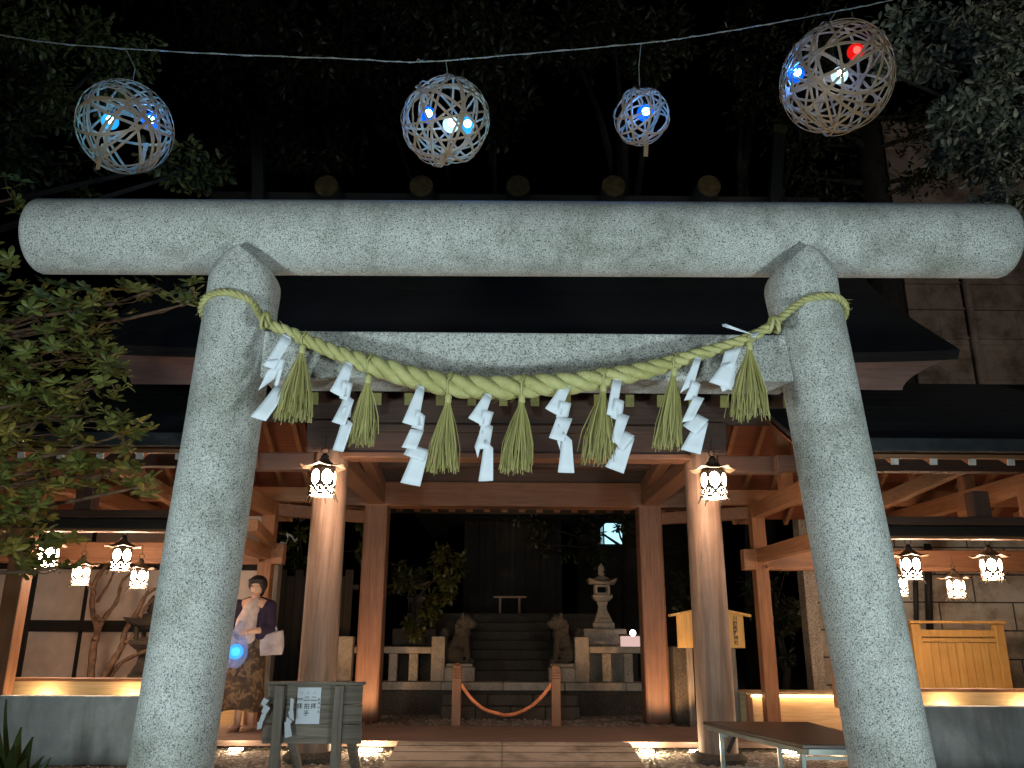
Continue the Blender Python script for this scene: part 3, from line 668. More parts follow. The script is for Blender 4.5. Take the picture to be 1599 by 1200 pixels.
# ------------------------------------------------------------------ side pavilions
def wing(s):
    side = 'left' if s < 0 else 'right'
    t = thing('side_pavilion', 'open cedar side pavilion with dark sheet roof on the %s of the shrine hall' % side, 'pavilion', (AX+s*4.6, 9.3, 0), 'cedar side pavilions flanking the shrine hall')
    X = lambda r: AX+s*r
    r0, r1 = 2.6, 9.2
    def bx(name, a, b, w_, h_, m, **k):
        mb = MB(); mb.beam(a, b, w_, h_); return obj(name, mb, m, t, bevel=.008)
    inner = 3.12; outer = 4.86 if s < 0 else 5.22
    for r_, y in ((inner,8.2),(inner,10.5),(outer,8.2),(6.75,10.5)):
        mb = MB(); w_ = .085; mb.box((X(r_)-w_,y-w_,0 if y > 9 else .5), (X(r_)+w_,y+w_,2.66)); obj('post', mb, M['cedar_z'], t, bevel=.01)
    zf0 = P(1490,838,8.1).z if s > 0 else P(140,826,8.1).z; zf1 = P(1490,808,8.1).z if s > 0 else P(140,797,8.1).z
    mb = MB(); mb.box((min(X(inner+.1),X(r1)),8.10,zf0+.008), (max(X(inner+.1),X(r1)),8.28,zf0+.10)); obj('front_lintel', mb, M['black_x'], t, bevel=.006)
    mb = MB(); mb.box((min(X(inner+.1),X(r1)),8.06,zf0+.11), (max(X(inner+.1),X(r1)),8.22,zf1)); obj('front_lintel', mb, M['dwood_x'], t, bevel=.006)
    mb = MB(); mb.box((min(X(inner+.1),X(r1)),8.13,zf0-.02), (max(X(inner+.1),X(r1)),8.26,zf0+.005)); obj('lintel_strip', mb, M['cedar_x'], t)
    zr0 = P(1400,892,10.45).z if s > 0 else P(200,880,10.45).z; zr1 = zr0+.26
    mb = MB(); mb.box((min(X(inner-.22),X(r1)),10.42,zr0), (max(X(inner-.22),X(r1)),10.58,zr1)); obj('rear_lintel', mb, M['cedar_x'], t, bevel=.01)
    mb = MB(); mb.box((min(X(inner+.05),X(r1)),10.36,zr0+.02), (max(X(inner+.05),X(r1)),10.415,zr0+.05)); obj('lintel_strip', mb, M['cedar_x'], t)
    bx('side_beam', (X(inner),8.2,2.10), (X(inner),10.5,2.10), .13, .16, M['cedar_y'])
    bx('side_beam', (X(inner),7.6,2.66), (X(inner),11.1,2.66), .15, .18, M['cedar_y'])
    bx('side_beam', (X(outer),7.6,2.66), (X(outer),11.1,2.66), .15, .18, M['cedar_y'])
    bx('side_beam', (X(6.9),7.6,2.66), (X(6.9),11.1,2.66), .15, .18, M['cedar_y'])
    bx('purlin', (X(r0+.05),10.5,2.84), (X(r1),10.5,2.84), .16, .18, M['cedar_x'])
    bx('purlin', (X(r0+.05),8.2,2.84), (X(r1),8.2,2.84), .14, .16, M['dwood_x'])
    bx('purlin', (X(r0+.05),9.3,3.72), (X(r1),9.3,3.72), .14, .18, M['cedar_x'])
    for r_ in (inner+.02, outer-.55, 7.2):
        bx('strut', (X(r_),8.2,2.22), (X(r_),8.2,2.56), .17, .16, M['dwood_z'])
    bx('strut', (X(inner),9.3,2.75), (X(inner),9.3,3.63), .14, .14, M['cedar_z'])
    bx('strut', (X(outer),9.3,2.75), (X(outer),9.3,3.63), .14, .14, M['cedar_z'])
    if s > 0:
        bx('brace', P(1330,806,9.6), P(1515,722,8.3), .12, .15, M['cedar_y']); bx('brace', P(1500,800,9.9), P(1640,735,8.6), .12, .15, M['cedar_y'])
    else:
        bx('brace', P(325,812,9.6), P(140,700,8.3), .12, .15, M['cedar_y']); bx('brace', P(395,820,9.2), P(425,850,10.4), .10, .13, M['cedar_y'])
    # roof
    ez = P(1490,716,7.3).z if s > 0 else P(100,706,7.3).z; rz = P(1500,600,9.3).z
    x0, x1 = min(X(r0),X(r1)), max(X(r0),X(r1))
    mb = MB(); mb.prism([(x0,7.22,ez+.10),(x0,9.3,rz),(x0,11.42,ez+.02),(x0,11.42,ez-.02),(x0,9.3,rz-.08),(x0,7.22,ez+.055)], (x1-x0,0,0)); obj('roof', mb, M['wingroof'], t)
    mb = MB(); mb.prism([(x0+.01,7.30,ez+.045),(x0+.01,9.3,rz-.09),(x0+.01,11.38,ez-.03),(x0+.01,11.38,ez-.05),(x0+.01,9.3,rz-.11),(x0+.01,7.30,ez+.025)], (x1-x0-.02,0,0)); obj('roof_board', mb, M['ceilboard'], t)
    mb = MB(); mb.box((x0,7.14,ez+.03), (x1,7.215,ez+.155)); obj('gutter', mb, M['fasciametal'], t, bevel=.01)
    mb = MB(); mb.box((x0+.02,7.24,ez-.012), (x1,7.30,ez+.022)); obj('eave_board', mb, M['cedar_x'], t)
    pitch = (rz-.16-ez)/(9.3-7.3); k = 0; x = X(r0+.12); sp = .355
    while abs(x-AX) < r1:
        mb = MB(); mb.beam((x,7.28,ez-.025), (x,9.28,rz-.16), .055, .07); ra = obj('rafter', mb, M['cedar_y'], t)
        mb = MB(); mb.beam((x,7.262,ez-.03), (x,7.28,ez-.027), .062, .078); obj('rafter_end', mb, M['white'], ra)
        mb = MB(); mb.beam((x,9.32,rz-.16), (x,11.36,ez-.10), .055, .07); obj('rear_rafter', mb, M['cedar_y'], t)
        x += s*sp
wing(-1); wing(1)
# low walls and counters
def counter(pxa, pxb, Y, top, cap, label, wl):
    a = P(pxa, top, Y); b = P(pxb, cap, Y)
    x0, x1 = a.x, P(pxb, top, Y).x
    t = thing('counter_wall', label, 'low wall', ((x0+x1)/2, Y, 0), 'low counter walls of the side pavilions')
    zc = b.z; zt = a.z
    mb = MB(); mb.box((x0,Y,0), (x1,Y+.12,zc)); obj('rendered_face', mb, wl, t, bevel=.01)
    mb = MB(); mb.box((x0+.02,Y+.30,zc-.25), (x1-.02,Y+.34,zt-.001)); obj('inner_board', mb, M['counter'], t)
    n = 0
    for fx in (.30,.55,.80):
        xx = x0+(x1-x0)*fx; mb = MB(); mb.box((xx-.05,Y+.19,zc-.09), (xx+.05,Y+.24,zc-.05)); obj('strip_lamp', mb, glow('counter lamp', (1,.68,.36), 75), t)
    mb = MB(); mb.box((x0-.02,Y+.26,zt), (x1+.02,Y+.40,zt+.03)); obj('cap_rail', mb, M['cedar_x'], t, bevel=.006)
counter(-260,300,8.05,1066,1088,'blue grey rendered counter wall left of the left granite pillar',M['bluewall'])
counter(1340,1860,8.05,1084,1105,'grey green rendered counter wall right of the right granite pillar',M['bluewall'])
def bench_panel(xa, xb, ytop, Y, label):
    a = P(xa, ytop, Y); b = P(xb, ytop, Y); t = thing('lit_bench', label, 'bench', ((a.x+b.x)/2, Y, 0), 'pale benches glowing at the back of the side pavilions')
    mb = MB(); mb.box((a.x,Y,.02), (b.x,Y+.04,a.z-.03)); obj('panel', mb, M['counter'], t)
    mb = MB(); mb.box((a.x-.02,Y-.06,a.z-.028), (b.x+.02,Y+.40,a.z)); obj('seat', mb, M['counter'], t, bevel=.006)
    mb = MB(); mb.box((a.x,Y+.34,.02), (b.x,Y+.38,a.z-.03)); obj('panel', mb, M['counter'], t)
    mb = MB(); mb.box((a.x+.05,Y-.05,a.z-.05), (b.x-.05,Y-.02,a.z-.032)); obj('strip_lamp', mb, glow('bench lamp', (1,.62,.30), 22), t)
    for x in (a.x+.03, b.x-.03): mb = MB(); mb.box((x-.03,Y-.04,0), (x+.03,Y-.003,a.z-.03)); obj('leg', mb, M['cedar_z'], t)
bench_panel(1165,1420,1081,10.75,'pale bench behind the cedar post, between the right column and the right granite pillar')
bench_panel(220,402,1081,10.75,'pale bench behind the woman legs beside the left granite pillar')
# ------------------------------------------------------------------ walls behind the side pavilions
def backwall_left():
    Y = 12.1; t = thing('plaster_wall', 'pinkish plaster wall with dark timber framing behind the left side pavilion', 'wall', (-5.5,Y,0))
    a = P(408,1060,Y).x
    mb = MB(); mb.box((-11,Y,0), (a,Y+.15,3.2)); obj('plaster', mb, M['plaster'], t)
    z0 = P(150,987,Y-.06).z; z1 = P(150,969,Y-.06).z
    mb = MB(); mb.box((-11,Y-.05,z0), (a,Y-.003,z1)); obj('rail', mb, M['black_x'], t)
    z2 = P(150,890,Y).z; mb = MB(); mb.box((-11,Y-.05,z2), (a,Y-.003,z2+.25)); obj('rail', mb, M['black_x'], t)
    mb = MB(); zb = P(150,1062,Y).z; mb.box((-11,Y-.08,zb-.3), (a,Y-.055,zb)); obj('skirting', mb, M['black_x'], t)
    for px, w_ in ((40,.11),(128,.035),(262,.05),(400,.08)):
        x = P(px,980,Y).x; mb = MB(); mb.box((x-w_/2,Y-.054,0), (x+w_/2,Y-.002,3.2)); obj('stud', mb, M['black_z'], t)
backwall_left()
def backwall_right():
    Y = 12.4; a = P(1262,1000,Y).x
    mb = MB(); mb.box((a+1.1,Y,0), (11,Y+.2,3.4)); mb.box((a+.32,Y+.6,0), (a+1.099,Y+.8,3.4))
    tag(obj('block_wall', mb, M['block'], loc=(7,Y,0), bevel=.01), 'beige block wall with thin joints behind the right side pavilion', 'wall')
    mb = MB(); mb.tube([P(1428,860,Y-.1), P(1432,1000,Y-.1)], .035, 10); mb.tube([P(1448,850,Y-.15), P(1452,985,Y-.15)], .05, 10)
    tag(obj('drain_pipe', mb, M['rubber'], loc=P(1430,1000,Y-.1), smooth=True), 'dark drain pipes on the beige block wall left of the yellow booth', 'pipe')
    mb = MB(); mb.box((P(1264,1000,11.7).x,11.7,0), (P(1284,1000,11.7).x,11.95,3.0)); tag(obj('concrete_post', mb, granite('pale concrete', (.42,.38,.33), (.2,.18,.15), 40), loc=P(1270,1080,11.7), bevel=.01), 'pale concrete post standing between the cedar posts of the right side pavilion', 'post')
backwall_right()
def booth():
    Y = 11.0; q = lambda x, y, d=0: P(x, y, Y+d)
    t = thing('cedar_booth', 'bright yellow cedar booth with open rail on top, in the right side pavilion', 'booth', q(1494,1090))
    zb = .15; x0 = q(1432,1000).x; x1 = q(1562,1000).x
    mb = MB(); n = 9; z1 = q(1500,1004).z
    for k in range(n): mb.box((x0+.06+(x1-x0-.12)*k/n+.003,Y,zb), (x0+.06+(x1-x0-.12)*(k+1)/n-.003,Y+.03,z1))
    obj('boarded_front', mb, M['kiosk'], t, bevel=.003)
    for x in (x0, x1): mb = MB(); mb.box((x-.06,Y-.02,zb), (x+.06,Y+.08,q(1500,975).z)); obj('post', mb, M['kiosk'], t, bevel=.006)
    za, zc = q(1500,1003).z, q(1500,998).z; mb = MB(); mb.box((x0+.06,Y-.02,za), (x1-.06,Y+.08,za+.05)); obj('rail', mb, M['kiosk'], t, bevel=.004)
    za = q(1500,995).z; mb = MB(); mb.box((x0+.06,Y-.015,za), (x1-.06,Y+.05,q(1500,984).z)); obj('rail', mb, M['kiosk'], t, bevel=.004)
    zt = q(1500,974).z; mb = MB(); mb.box((q(1418,974).x,Y-.06,zt), (q(1568,974).x,Y+.5,zt+.035)); obj('top_board', mb, M['kiosk'], t, bevel=.004)
    for x in (x0, x1-.05): mb = MB(); mb.box((x,Y+.08,zb), (x+.05,Y+.7,z1)); obj('side_panel', mb, M['kiosk'], t)
booth()
# ------------------------------------------------------------------ centre background
def centre():
    Y = 12.6
    zc = P(800,1066,Y).z; z0 = P(800,1079,Y).z
    xa = P(528,1066,Y).x-1.2; xb = P(1012,1066,Y).x+1.3
    t = thing('retaining_wall', 'stained low retaining wall with pale granite coping below the stone fence', 'wall', ((xa+xb)/2,Y,0))
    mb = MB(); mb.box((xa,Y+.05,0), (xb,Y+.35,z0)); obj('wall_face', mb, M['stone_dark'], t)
    mb = MB(); x = xa
    while x < xb-.01: mb.box((x+.003,Y-.01,z0+.002), (min(x+.9,xb)-.003,Y+.38,zc)); x += .9
    obj('coping', mb, M['granite_old'], t, bevel=.01)
    mb = MB(); mb.box((xa,Y+.36,0), (xb,14.9,zc-.05)); tag(obj('terrace', mb, M['stone_step']), kind='structure')
    def fence(posts, rails, label):
        xs = [p[0] for p in posts]; t = thing('stone_fence', label, 'stone fence', P(sum(xs)/len(xs),1066,Y+.15), 'low granite fences on the retaining wall')
        for c, w_, ty, thick in posts:
            a = P(c, ty, Y+.1); s = PX(c, 1030, Y); mb = MB(); d = .10 if thick else .06; mb.box((a.x-w_*s/2,Y+.16-d,zc+.002), (a.x+w_*s/2,Y+.16+d,a.z)); obj('thick_post' if thick else 'thin_post', mb, M['granite_old'], t, bevel=.012)
        for a, b in rails:
            p = P(a,1010,Y+.08); q = P(b,1021,Y+.08); mb = MB(); mb.box((p.x,Y+.095,q.z), (q.x,Y+.225,p.z)); obj('rail', mb, M['granite_old'], t, bevel=.01)
    fence([(541,23,994,1),(505,14,1021,0),(568,13,1021,0),(614,13,1021,0),(646,14,1021,0),(685,21,994,1)], [(470,530),(553,674)], 'granite post fence on the wall left of the shrine steps')
    fence([(908,22,995,1),(947,14,1021,0),(981,14,1021,0),(1015,14,1021,0),(1046,14,1021,0)], [(920,1062)], 'granite post fence on the wall right of the shrine steps')
    # front steps
    for k, (xa_, xb_, y0, y1, YY) in enumerate(((690,903,1085,1103,12.25),(688,906,1104,1127,11.95))):
        a = P(xa_,y0,YY); b = P(xb_,y0,YY); zb = max(0, P(xa_,y1,YY).z)
        mb = MB(); n = 3+k
        for j in range(n): mb.box((a.x+(b.x-a.x)*j/n+.004,YY,0 if k else .0), (a.x+(b.x-a.x)*(j+1)/n-.004,12.58,a.z))
        tag(obj('stone_step', mb, M['stone_dark'], loc=((a.x+b.x)/2,YY,0), bevel=.012), ('upper' if k == 0 else 'lower')+' worn stone step below the coping, behind the barrier rope', 'stone step', 'stone steps behind the barrier rope')
    # dark stair flight
    t = thing('stone_stairs', 'dark flight of stone stairs rising between the two guardian statues', 'stairs', P(797,1066,13.0))
    zt = P(797,960,15.0).z
    for k in range(7):
        z = zc+(zt-zc)*(k+1)/7; y = 13.0+k*.29; xa_ = P(733,1000,13.6).x; xb_ = P(864,1000,13.6).x
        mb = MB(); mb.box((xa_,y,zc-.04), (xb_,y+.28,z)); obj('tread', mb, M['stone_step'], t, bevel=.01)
    for px in (727,869):
        x = P(px,1000,13.6).x; mb = MB(); mb.prism([(x-.06,12.98,zc),(x-.06,15,zc),(x-.06,15,zt+.02),(x-.06,14.8,zt+.02),(x-.06,12.98,zc+.22)], (.12,0,0)); obj('side_wall', mb, M['stone_step'], t)
    mb = MB(); a = P(640,958,15.0); b = P(930,958,15.0); mb.box((a.x,15.04,0), (b.x,19,zt-.06)); mb.box((a.x-.05,15.0,zt-.055), (b.x+.05,15.3,zt+.02)); tag(obj('upper_terrace', mb, M['stone_dark']), kind='structure')
    # small gate-like rail
    t = thing('low_gate_rail', 'small pale wooden rail standing at the top of the dark stairs', 'rail', P(797,955,15.3))
    for px in (781,811): a = P(px,934,15.3); mb = MB(); mb.box((a.x-.018,15.28,zt), (a.x+.018,15.32,a.z)); obj('post', mb, M['cedar_z'], t)
    a = P(771,932,15.3); b = P(822,935,15.3); mb = MB(); mb.box((a.x,15.27,b.z+.008), (b.x,15.33,a.z+.01)); obj('top_rail', mb, M['cedar_x'], t)
    # dark inner shrine
    t = thing('inner_shrine', 'almost black wooden inner shrine at the top of the stairs', 'shrine', P(797,955,17.5))
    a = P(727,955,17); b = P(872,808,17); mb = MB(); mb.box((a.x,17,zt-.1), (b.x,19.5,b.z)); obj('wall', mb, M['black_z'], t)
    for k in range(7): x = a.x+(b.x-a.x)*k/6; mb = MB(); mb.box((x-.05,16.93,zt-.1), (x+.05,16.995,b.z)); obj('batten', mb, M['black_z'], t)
    mb = MB(); mb.prism([(a.x-1,16.2,b.z-.1),(a.x-1,18.2,b.z+1.5),(a.x-1,20.2,b.z-.1)], (b.x-a.x+2,0,0)); obj('roof', mb, M['shingle'], t)
centre()
def guardian(px, face, label):
    Y = 12.9; b = P(px, 1036, Y); s = face; t = thing('guardian_lion_dog', label, 'statue', (b.x,Y,b.z-.3), 'stone guardian lion dogs beside the stairs'); g = b
    zc = P(800,1066,12.6).z
    mb = MB(); mb.box((b.x-.23,Y-.18,zc), (b.x+.23,Y+.2,zc+.20)); mb.box((b.x-.20,Y-.15,zc+.203), (b.x+.20,Y+.17,b.z)); obj('pedestal', mb, M['granite_old'], t, bevel=.015)
    q = lambda x, y, z: (g.x+s*x, Y+y, g.z+z)
    mb = MB()
    mb.cone(q(-.10,0,.14), q(.04,0,.42), .13, .11); mb.ball(q(-.11,.0,.13), (.15,.14,.14)); mb.ball(q(.05,-.02,.42), (.12,.13,.13))
    mb.ball(q(.08,-.03,.60), (.12,.115,.12)); mb.ball(q(.18,-.05,.57), (.075,.07,.06)); mb.ball(q(.17,-.05,.53), (.06,.06,.035))
    for e in (-1,1):
        mb.cone(q(.09,e*.07-.02,.36), q(.13,e*.08-.02,.04), .055, .042); mb.ball(q(.16,e*.08-.02,.03), (.065,.045,.035))
        mb.ball(q(-.05,e*.12,.12), (.12,.06,.11)); mb.ball(q(.02,e*.13,.03), (.08,.04,.032)); mb.ball(q(.04,e*.10-.03,.69), (.03,.025,.045)); mb.ball(q(.15,e*.04-.05,.62), .025, 8)
    for a in range(9): mb.ball(q(.0+.04*math.cos(a*.7), .11*math.cos(a*.8), .50+.10*math.sin(a*.7)), .05, 8)
    mb.cone(q(-.22,0,.16), q(-.25,0,.38), .05, .06); mb.ball(q(-.24,0,.42), (.07,.05,.09))
    obj('lion_dog_body', mb, M['stone_dark'], t, smooth=True, mods=[('REMESH', dict(mode='VOXEL', voxel_size=.014)), ('SMOOTH', dict(factor=.5, iterations=3))])
guardian(718, 1, 'weathered stone guardian lion dog on the left side of the dark stairs')
guardian(880, -1, 'weathered stone guardian lion dog on the right side of the dark stairs')
def stone_lantern(px, py_base, py_top, Y, label, m):
    b = P(px, py_base, Y); hh = P(px, py_top, Y).z-b.z; k = hh
    t = thing('stone_lantern', label, 'stone lantern', (b.x, Y, 0), 'stone lanterns beside the shrine stairs')
    mb = MB(); mb.box((b.x-.42,Y-.4,0), (b.x+.42,Y+.4,b.z-.25)); mb.box((b.x-.34,Y-.32,b.z-.247), (b.x+.34,Y+.32,b.z)); obj('plinth', mb, m, t, bevel=.02)
    c = (b.x,Y,b.z)
    def sq(pr, name, n=4): mb = MB(); mb.lathe(c, [(r*k*1.41 if n == 4 else r*k, z*k) for r, z in pr], n, phase=R(45)); return obj(name, mb, m, t, bevel=.01)
    sq([(.17,0),(.17,.09),(.14,.10),(.125,.16)], 'foot'); sq([(.12,.163),(.075,.26),(.065,.34),(.09,.41)], 'shaft'); sq([(.10,.413),(.155,.47),(.155,.51)], 'middle_stone')
    mb = MB(); w_ = .10*k; z0, z1 = .513*k, .66*k; th = .03*k
    for sx, sy in ((-1,-1),(1,-1),(1,1),(-1,1)): mb.box((b.x+sx*w_-th/2*1.3,Y+sy*w_-th/2*1.3,b.z+z0), (b.x+sx*w_+th/2*1.3,Y+sy*w_+th/2*1.3,b.z+z1))
    mb.box((b.x-w_+.002,Y-w_+.002,b.z+z0), (b.x+w_-.002,Y+w_-.002,b.z+z0+.03*k)); mb.box((b.x-w_+.002,Y-w_+.002,b.z+z1-.03*k), (b.x+w_-.002,Y+w_-.002,b.z+z1)); obj('fire_box', mb, m, t)
    # roof with upturned corners
    mb = MB(); vs = []; n = 16
    for rr, z, up in ((.20,.665,.055),(.225,.70,.06),(.13,.745,.0),(.05,.80,0)):
        for j in range(n):
            a = R(45)+2*math.pi*j/n; e = abs(2*((j/4) % 1)-1); q = rr*k*1.41*math.cos(R(45))/math.cos(R(45)-R(90)*((j/4) % 1)); vs.append((b.x+q*math.cos(a), Y+q*math.sin(a), b.z+z*k+up*k*e**2.5))
    fs = [(i*n+j, i*n+(j+1) % n, (i+1)*n+(j+1) % n, (i+1)*n+j) for i in range(3) for j in range(n)]+[tuple(range(n-1,-1,-1)), tuple(range(3*n,4*n))]
    mb.add(vs, fs); obj('lantern_roof', mb, m, t)
    mb = MB(); mb.lathe(c, [(.035*k,.80*k),(.06*k,.83*k),(.04*k,.865*k),(.06*k,.90*k),(.05*k,.94*k),(.01*k,1.0*k)], 14); obj('jewel', mb, m, t, smooth=True)
stone_lantern(941, 982, 880, 13.6, 'stone lantern with upturned roof standing right of the stairs', M['granite_old'])
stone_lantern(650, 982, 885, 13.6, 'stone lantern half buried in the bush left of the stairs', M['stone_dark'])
stone_lantern(222, 1075, 930, 11.3, 'stone lantern behind the counter beside the left granite pillar', M['stone_dark'])
# barrier
def barrier():
    Y = 10.6; t = thing('rope_barrier', 'two pale wooden stanchions with a sagging orange rope before the stone steps', 'barrier', P(790,1136,Y))
    for top, bot in (((715,1037),(711,1137)),((866,1038),(870,1138))):
        a = P(*bot, Y); b = P(*top, Y); x = (a.x+b.x)/2; w_ = .055
        zt = b.z; mb = MB(); mb.box((x-w_,Y-w_,.0), (x+w_,Y+w_,zt-.16)); c = obj('stanchion', mb, M['cedar_z'], t, bevel=.008)
        mb = MB()
        for k in range(3): mb.box((x-w_-.006,Y-w_-.006,zt-.157+k*.035), (x+w_+.006,Y+w_+.006,zt-.157+k*.035+.022)); mb.box((x-w_+.004,Y-w_+.004,zt-.135+k*.035), (x+w_-.004,Y+w_-.004,zt-.122+k*.035))
        mb.lathe((x,Y,zt-.052), [(w_*1.35,0),(w_*1.2,.03),(.01,.065)], 4, phase=R(45)); obj('cap', mb, M['cedar_z'], c, bevel=.004)
        mb = MB(); mb.box((x-.12,Y-.12,0), (x+.12,Y+.12,.03)); obj('foot', mb, M['dwood_x'], c)
    R_ = [(719,1068),(735,1090),(755,1107),(775,1114),(790,1117),(808,1114),(828,1104),(846,1088),(863,1066)]
    mb = MB(); mb.tube(catmull([P(x,y,Y-.02) for x,y in R_], 6), .021, 10); obj('rope', mb, M['redrope'], t, smooth=True)
barrier()
# text as mesh
def glyphs(items, m, parent, name, Y, bold=.0):
    """items: (char, cx, cz, size) on the plane y=Y facing the viewer"""
    mb = MB(); dg = None
    for ch, cx, cz, size in items:
        cu = bpy.data.curves.new('tmp', 'FONT'); cu.body = ch; cu.size = size; cu.align_x = 'CENTER'; cu.align_y = 'CENTER'; cu.offset = bold*size; cu.resolution_u = 3
        o = bpy.data.objects.new('tmp', cu); COL.objects.link(o); bpy.context.view_layer.update()
        me = o.evaluated_get(bpy.context.evaluated_depsgraph_get()).to_mesh()
        if len(me.vertices):
            xs = [v.co.x for v in me.vertices]; ys = [v.co.y for v in me.vertices]; mx, my = (min(xs)+max(xs))/2, (min(ys)+max(ys))/2
            mb.add([(cx+v.co.x-mx, Y, cz+v.co.y-my) for v in me.vertices], [tuple(p.vertices) for p in me.polygons])
        bpy.data.objects.remove(o)
    return obj(name, mb, m, parent, mods=[('SOLIDIFY', dict(thickness=.0015, offset=0))])
def notice_board():
    Y = 11.0; q = lambda x, y, d=0: P(x, y, Y+d); t = thing('notice_board', 'bright yellow wooden notice board with little roof, half behind the right round column', 'notice board', q(1108,1130))
    a = q(1059,1012); b = q(1160,958); mb = MB(); cx = (a.x+b.x)/2
    zt = q(1108,950).z; ze = q(1050,959).z
    mb.prism([(a.x,Y,a.z),(b.x,Y,a.z),(b.x,Y,ze),(cx,Y,zt-.02),(a.x,Y,ze)], (0,.04,0)); obj('board', mb, M['kiosk'], t, bevel=.004)
    for s in (-1,1):
        mb = MB(); mb.beam((cx,Y+.02,zt+.01), (cx+s*(b.x-a.x)*.60,Y+.02,ze-.02), .18, .03); obj('roof_board', mb, M['kiosk'], t)
        mb = MB(); mb.box((cx+s*.28-.035,Y+.045,0), (cx+s*.28+.035,Y+.11,ze)); obj('leg', mb, M['grey_z'], t)
    its = []
    x = q(1148,980).x
    for k, ch in enumerate('川越熊野神社'): its.append((ch, x, q(1148,966+k*7.5).z, .062))
    for px, n, y0 in ((1072,5,965),(1078,9,962),(1083,9,964)):
        for k in range(n): its.append(('|', q(px,970).x, q(px,y0+k*4.6).z, .022))
    glyphs(its, M['ink'], t, 'lettering', Y-.003, .02)
    mb = MB(); c0 = q(1058,1020); c1 = q(1098,1020); mb.box((c0.x,11.3,0), (c1.x,11.6,q(1070,1010).z)); tag(obj('stone_slab', mb, M['stone_dark'], loc=(c0.x,11.3,0), bevel=.02), 'tall brown stone slab standing below the yellow notice board', 'stone slab')
notice_board()
# ------------------------------------------------------------------ prayer instructions board, left front
def prayer_board():
    Y = 6.6; q = lambda x, y, d=0: P(x, y, Y+d)
    t = thing('sign_board', 'weathered grey plank board on two posts carrying a white prayer notice', 'sign board', (q(487,1150).x, Y, 0))
    a = q(408,1162); b = q(568,1070)
    mb = MB(); n = 3; hh = (b.z-a.z)/n
    for k in range(n): mb.box((a.x+.005*k,Y,a.z+hh*k+.002), (b.x-.004*k,Y+.03,a.z+hh*(k+1)-.002))
    obj('planks', mb, M['grey_x'], t, bevel=.004)
    mb = MB(); mb.box((a.x-.01,Y-.02,b.z+.001), (b.x+.01,Y+.06,b.z+.02)); obj('top_strip', mb, M['grey_x'], t)
    for px in (436,529):
        x = q(px,1120).x; mb = MB(); mb.box((x-.035,Y-.062,0), (x+.035,Y-.002,b.z-.005)); obj('post', mb, M['grey_z'], t, bevel=.006)
        mb = MB(); mb.beam((x+.09,Y+.06,a.z+.03), (x+.11,Y+.42,.02), .06, .05); obj('back_leg', mb, M['grey_z'], t)
    # notice
    p0 = q(461,1131,-.012); p1 = q(502,1074,-.012)
    mb = MB(); mb.box((p0.x,Y-.010,p0.z), (p1.x,Y-.007,p1.z)); pp = obj('paper_notice', mb, M['paper'], t)
    its = []
    for px, s_ in ((490,'二拝'),(479.5,'二拍手'),(468.5,'一拝')):
        for k, ch in enumerate(s_): its.append((ch, q(px,1100).x, q(px,1091.5+k*11).z, .043))
    glyphs(its, M['ink'], pp, 'lettering', Y-.0125, .01)
    glyphs([(ch, q(498.3,1100).x, q(499,1092+k*6.5).z, .018) for k, ch in enumerate('参拝作法')], M['ink'], pp, 'lettering', Y-.0125)
    glyphs([('○', q(px,1080).x, q(px,1082).z, .022) for px in (472,482,492)], M['redink'], pp, 'lettering', Y-.0125)
    # string
    mb = MB(); mb.tube(catmull([q(x,y,-.066) for x,y in ((408,1096),(436,1089),(460,1093),(502,1095),(529,1093),(548,1100),(568,1101))], 5), .0016, 5); obj('string', mb, M['cord'], t)
    for pan, lab in (([[(412,1090),(420,1094),(412,1104),(407,1100)],[(413,1100),(422,1106),(414,1118),(408,1112)],[(408,1116),(417,1112),(411,1128),(404,1128)],[(402,1128),(411,1126),(408,1138),(401,1140)]], 'small paper streamer at the left edge of the grey sign board'),
                     ([[(454,1090),(459,1092),(457,1114),(452,1112)],[(450,1112),(458,1109),(459,1126),(452,1122)],[(448,1120),(456,1126),(455,1130),(446,1130)],[(444,1128),(453,1128),(456,1150),(445,1153)]], 'small paper streamer left of the white notice on the grey sign board')):
        mb = MB()
        for j, f in enumerate(pan): mb.add([P(x,y,Y-.075-.004*(j % 2)+.003*i) for i, (x,y) in enumerate(f)], [(0,1,2,3)])
        tag(obj('small_paper_streamer', mb, M['paper'], loc=P(*pan[0][0],Y-.075), solid=.001), lab, 'paper streamer', 'small paper streamers on the sign board')
prayer_board()
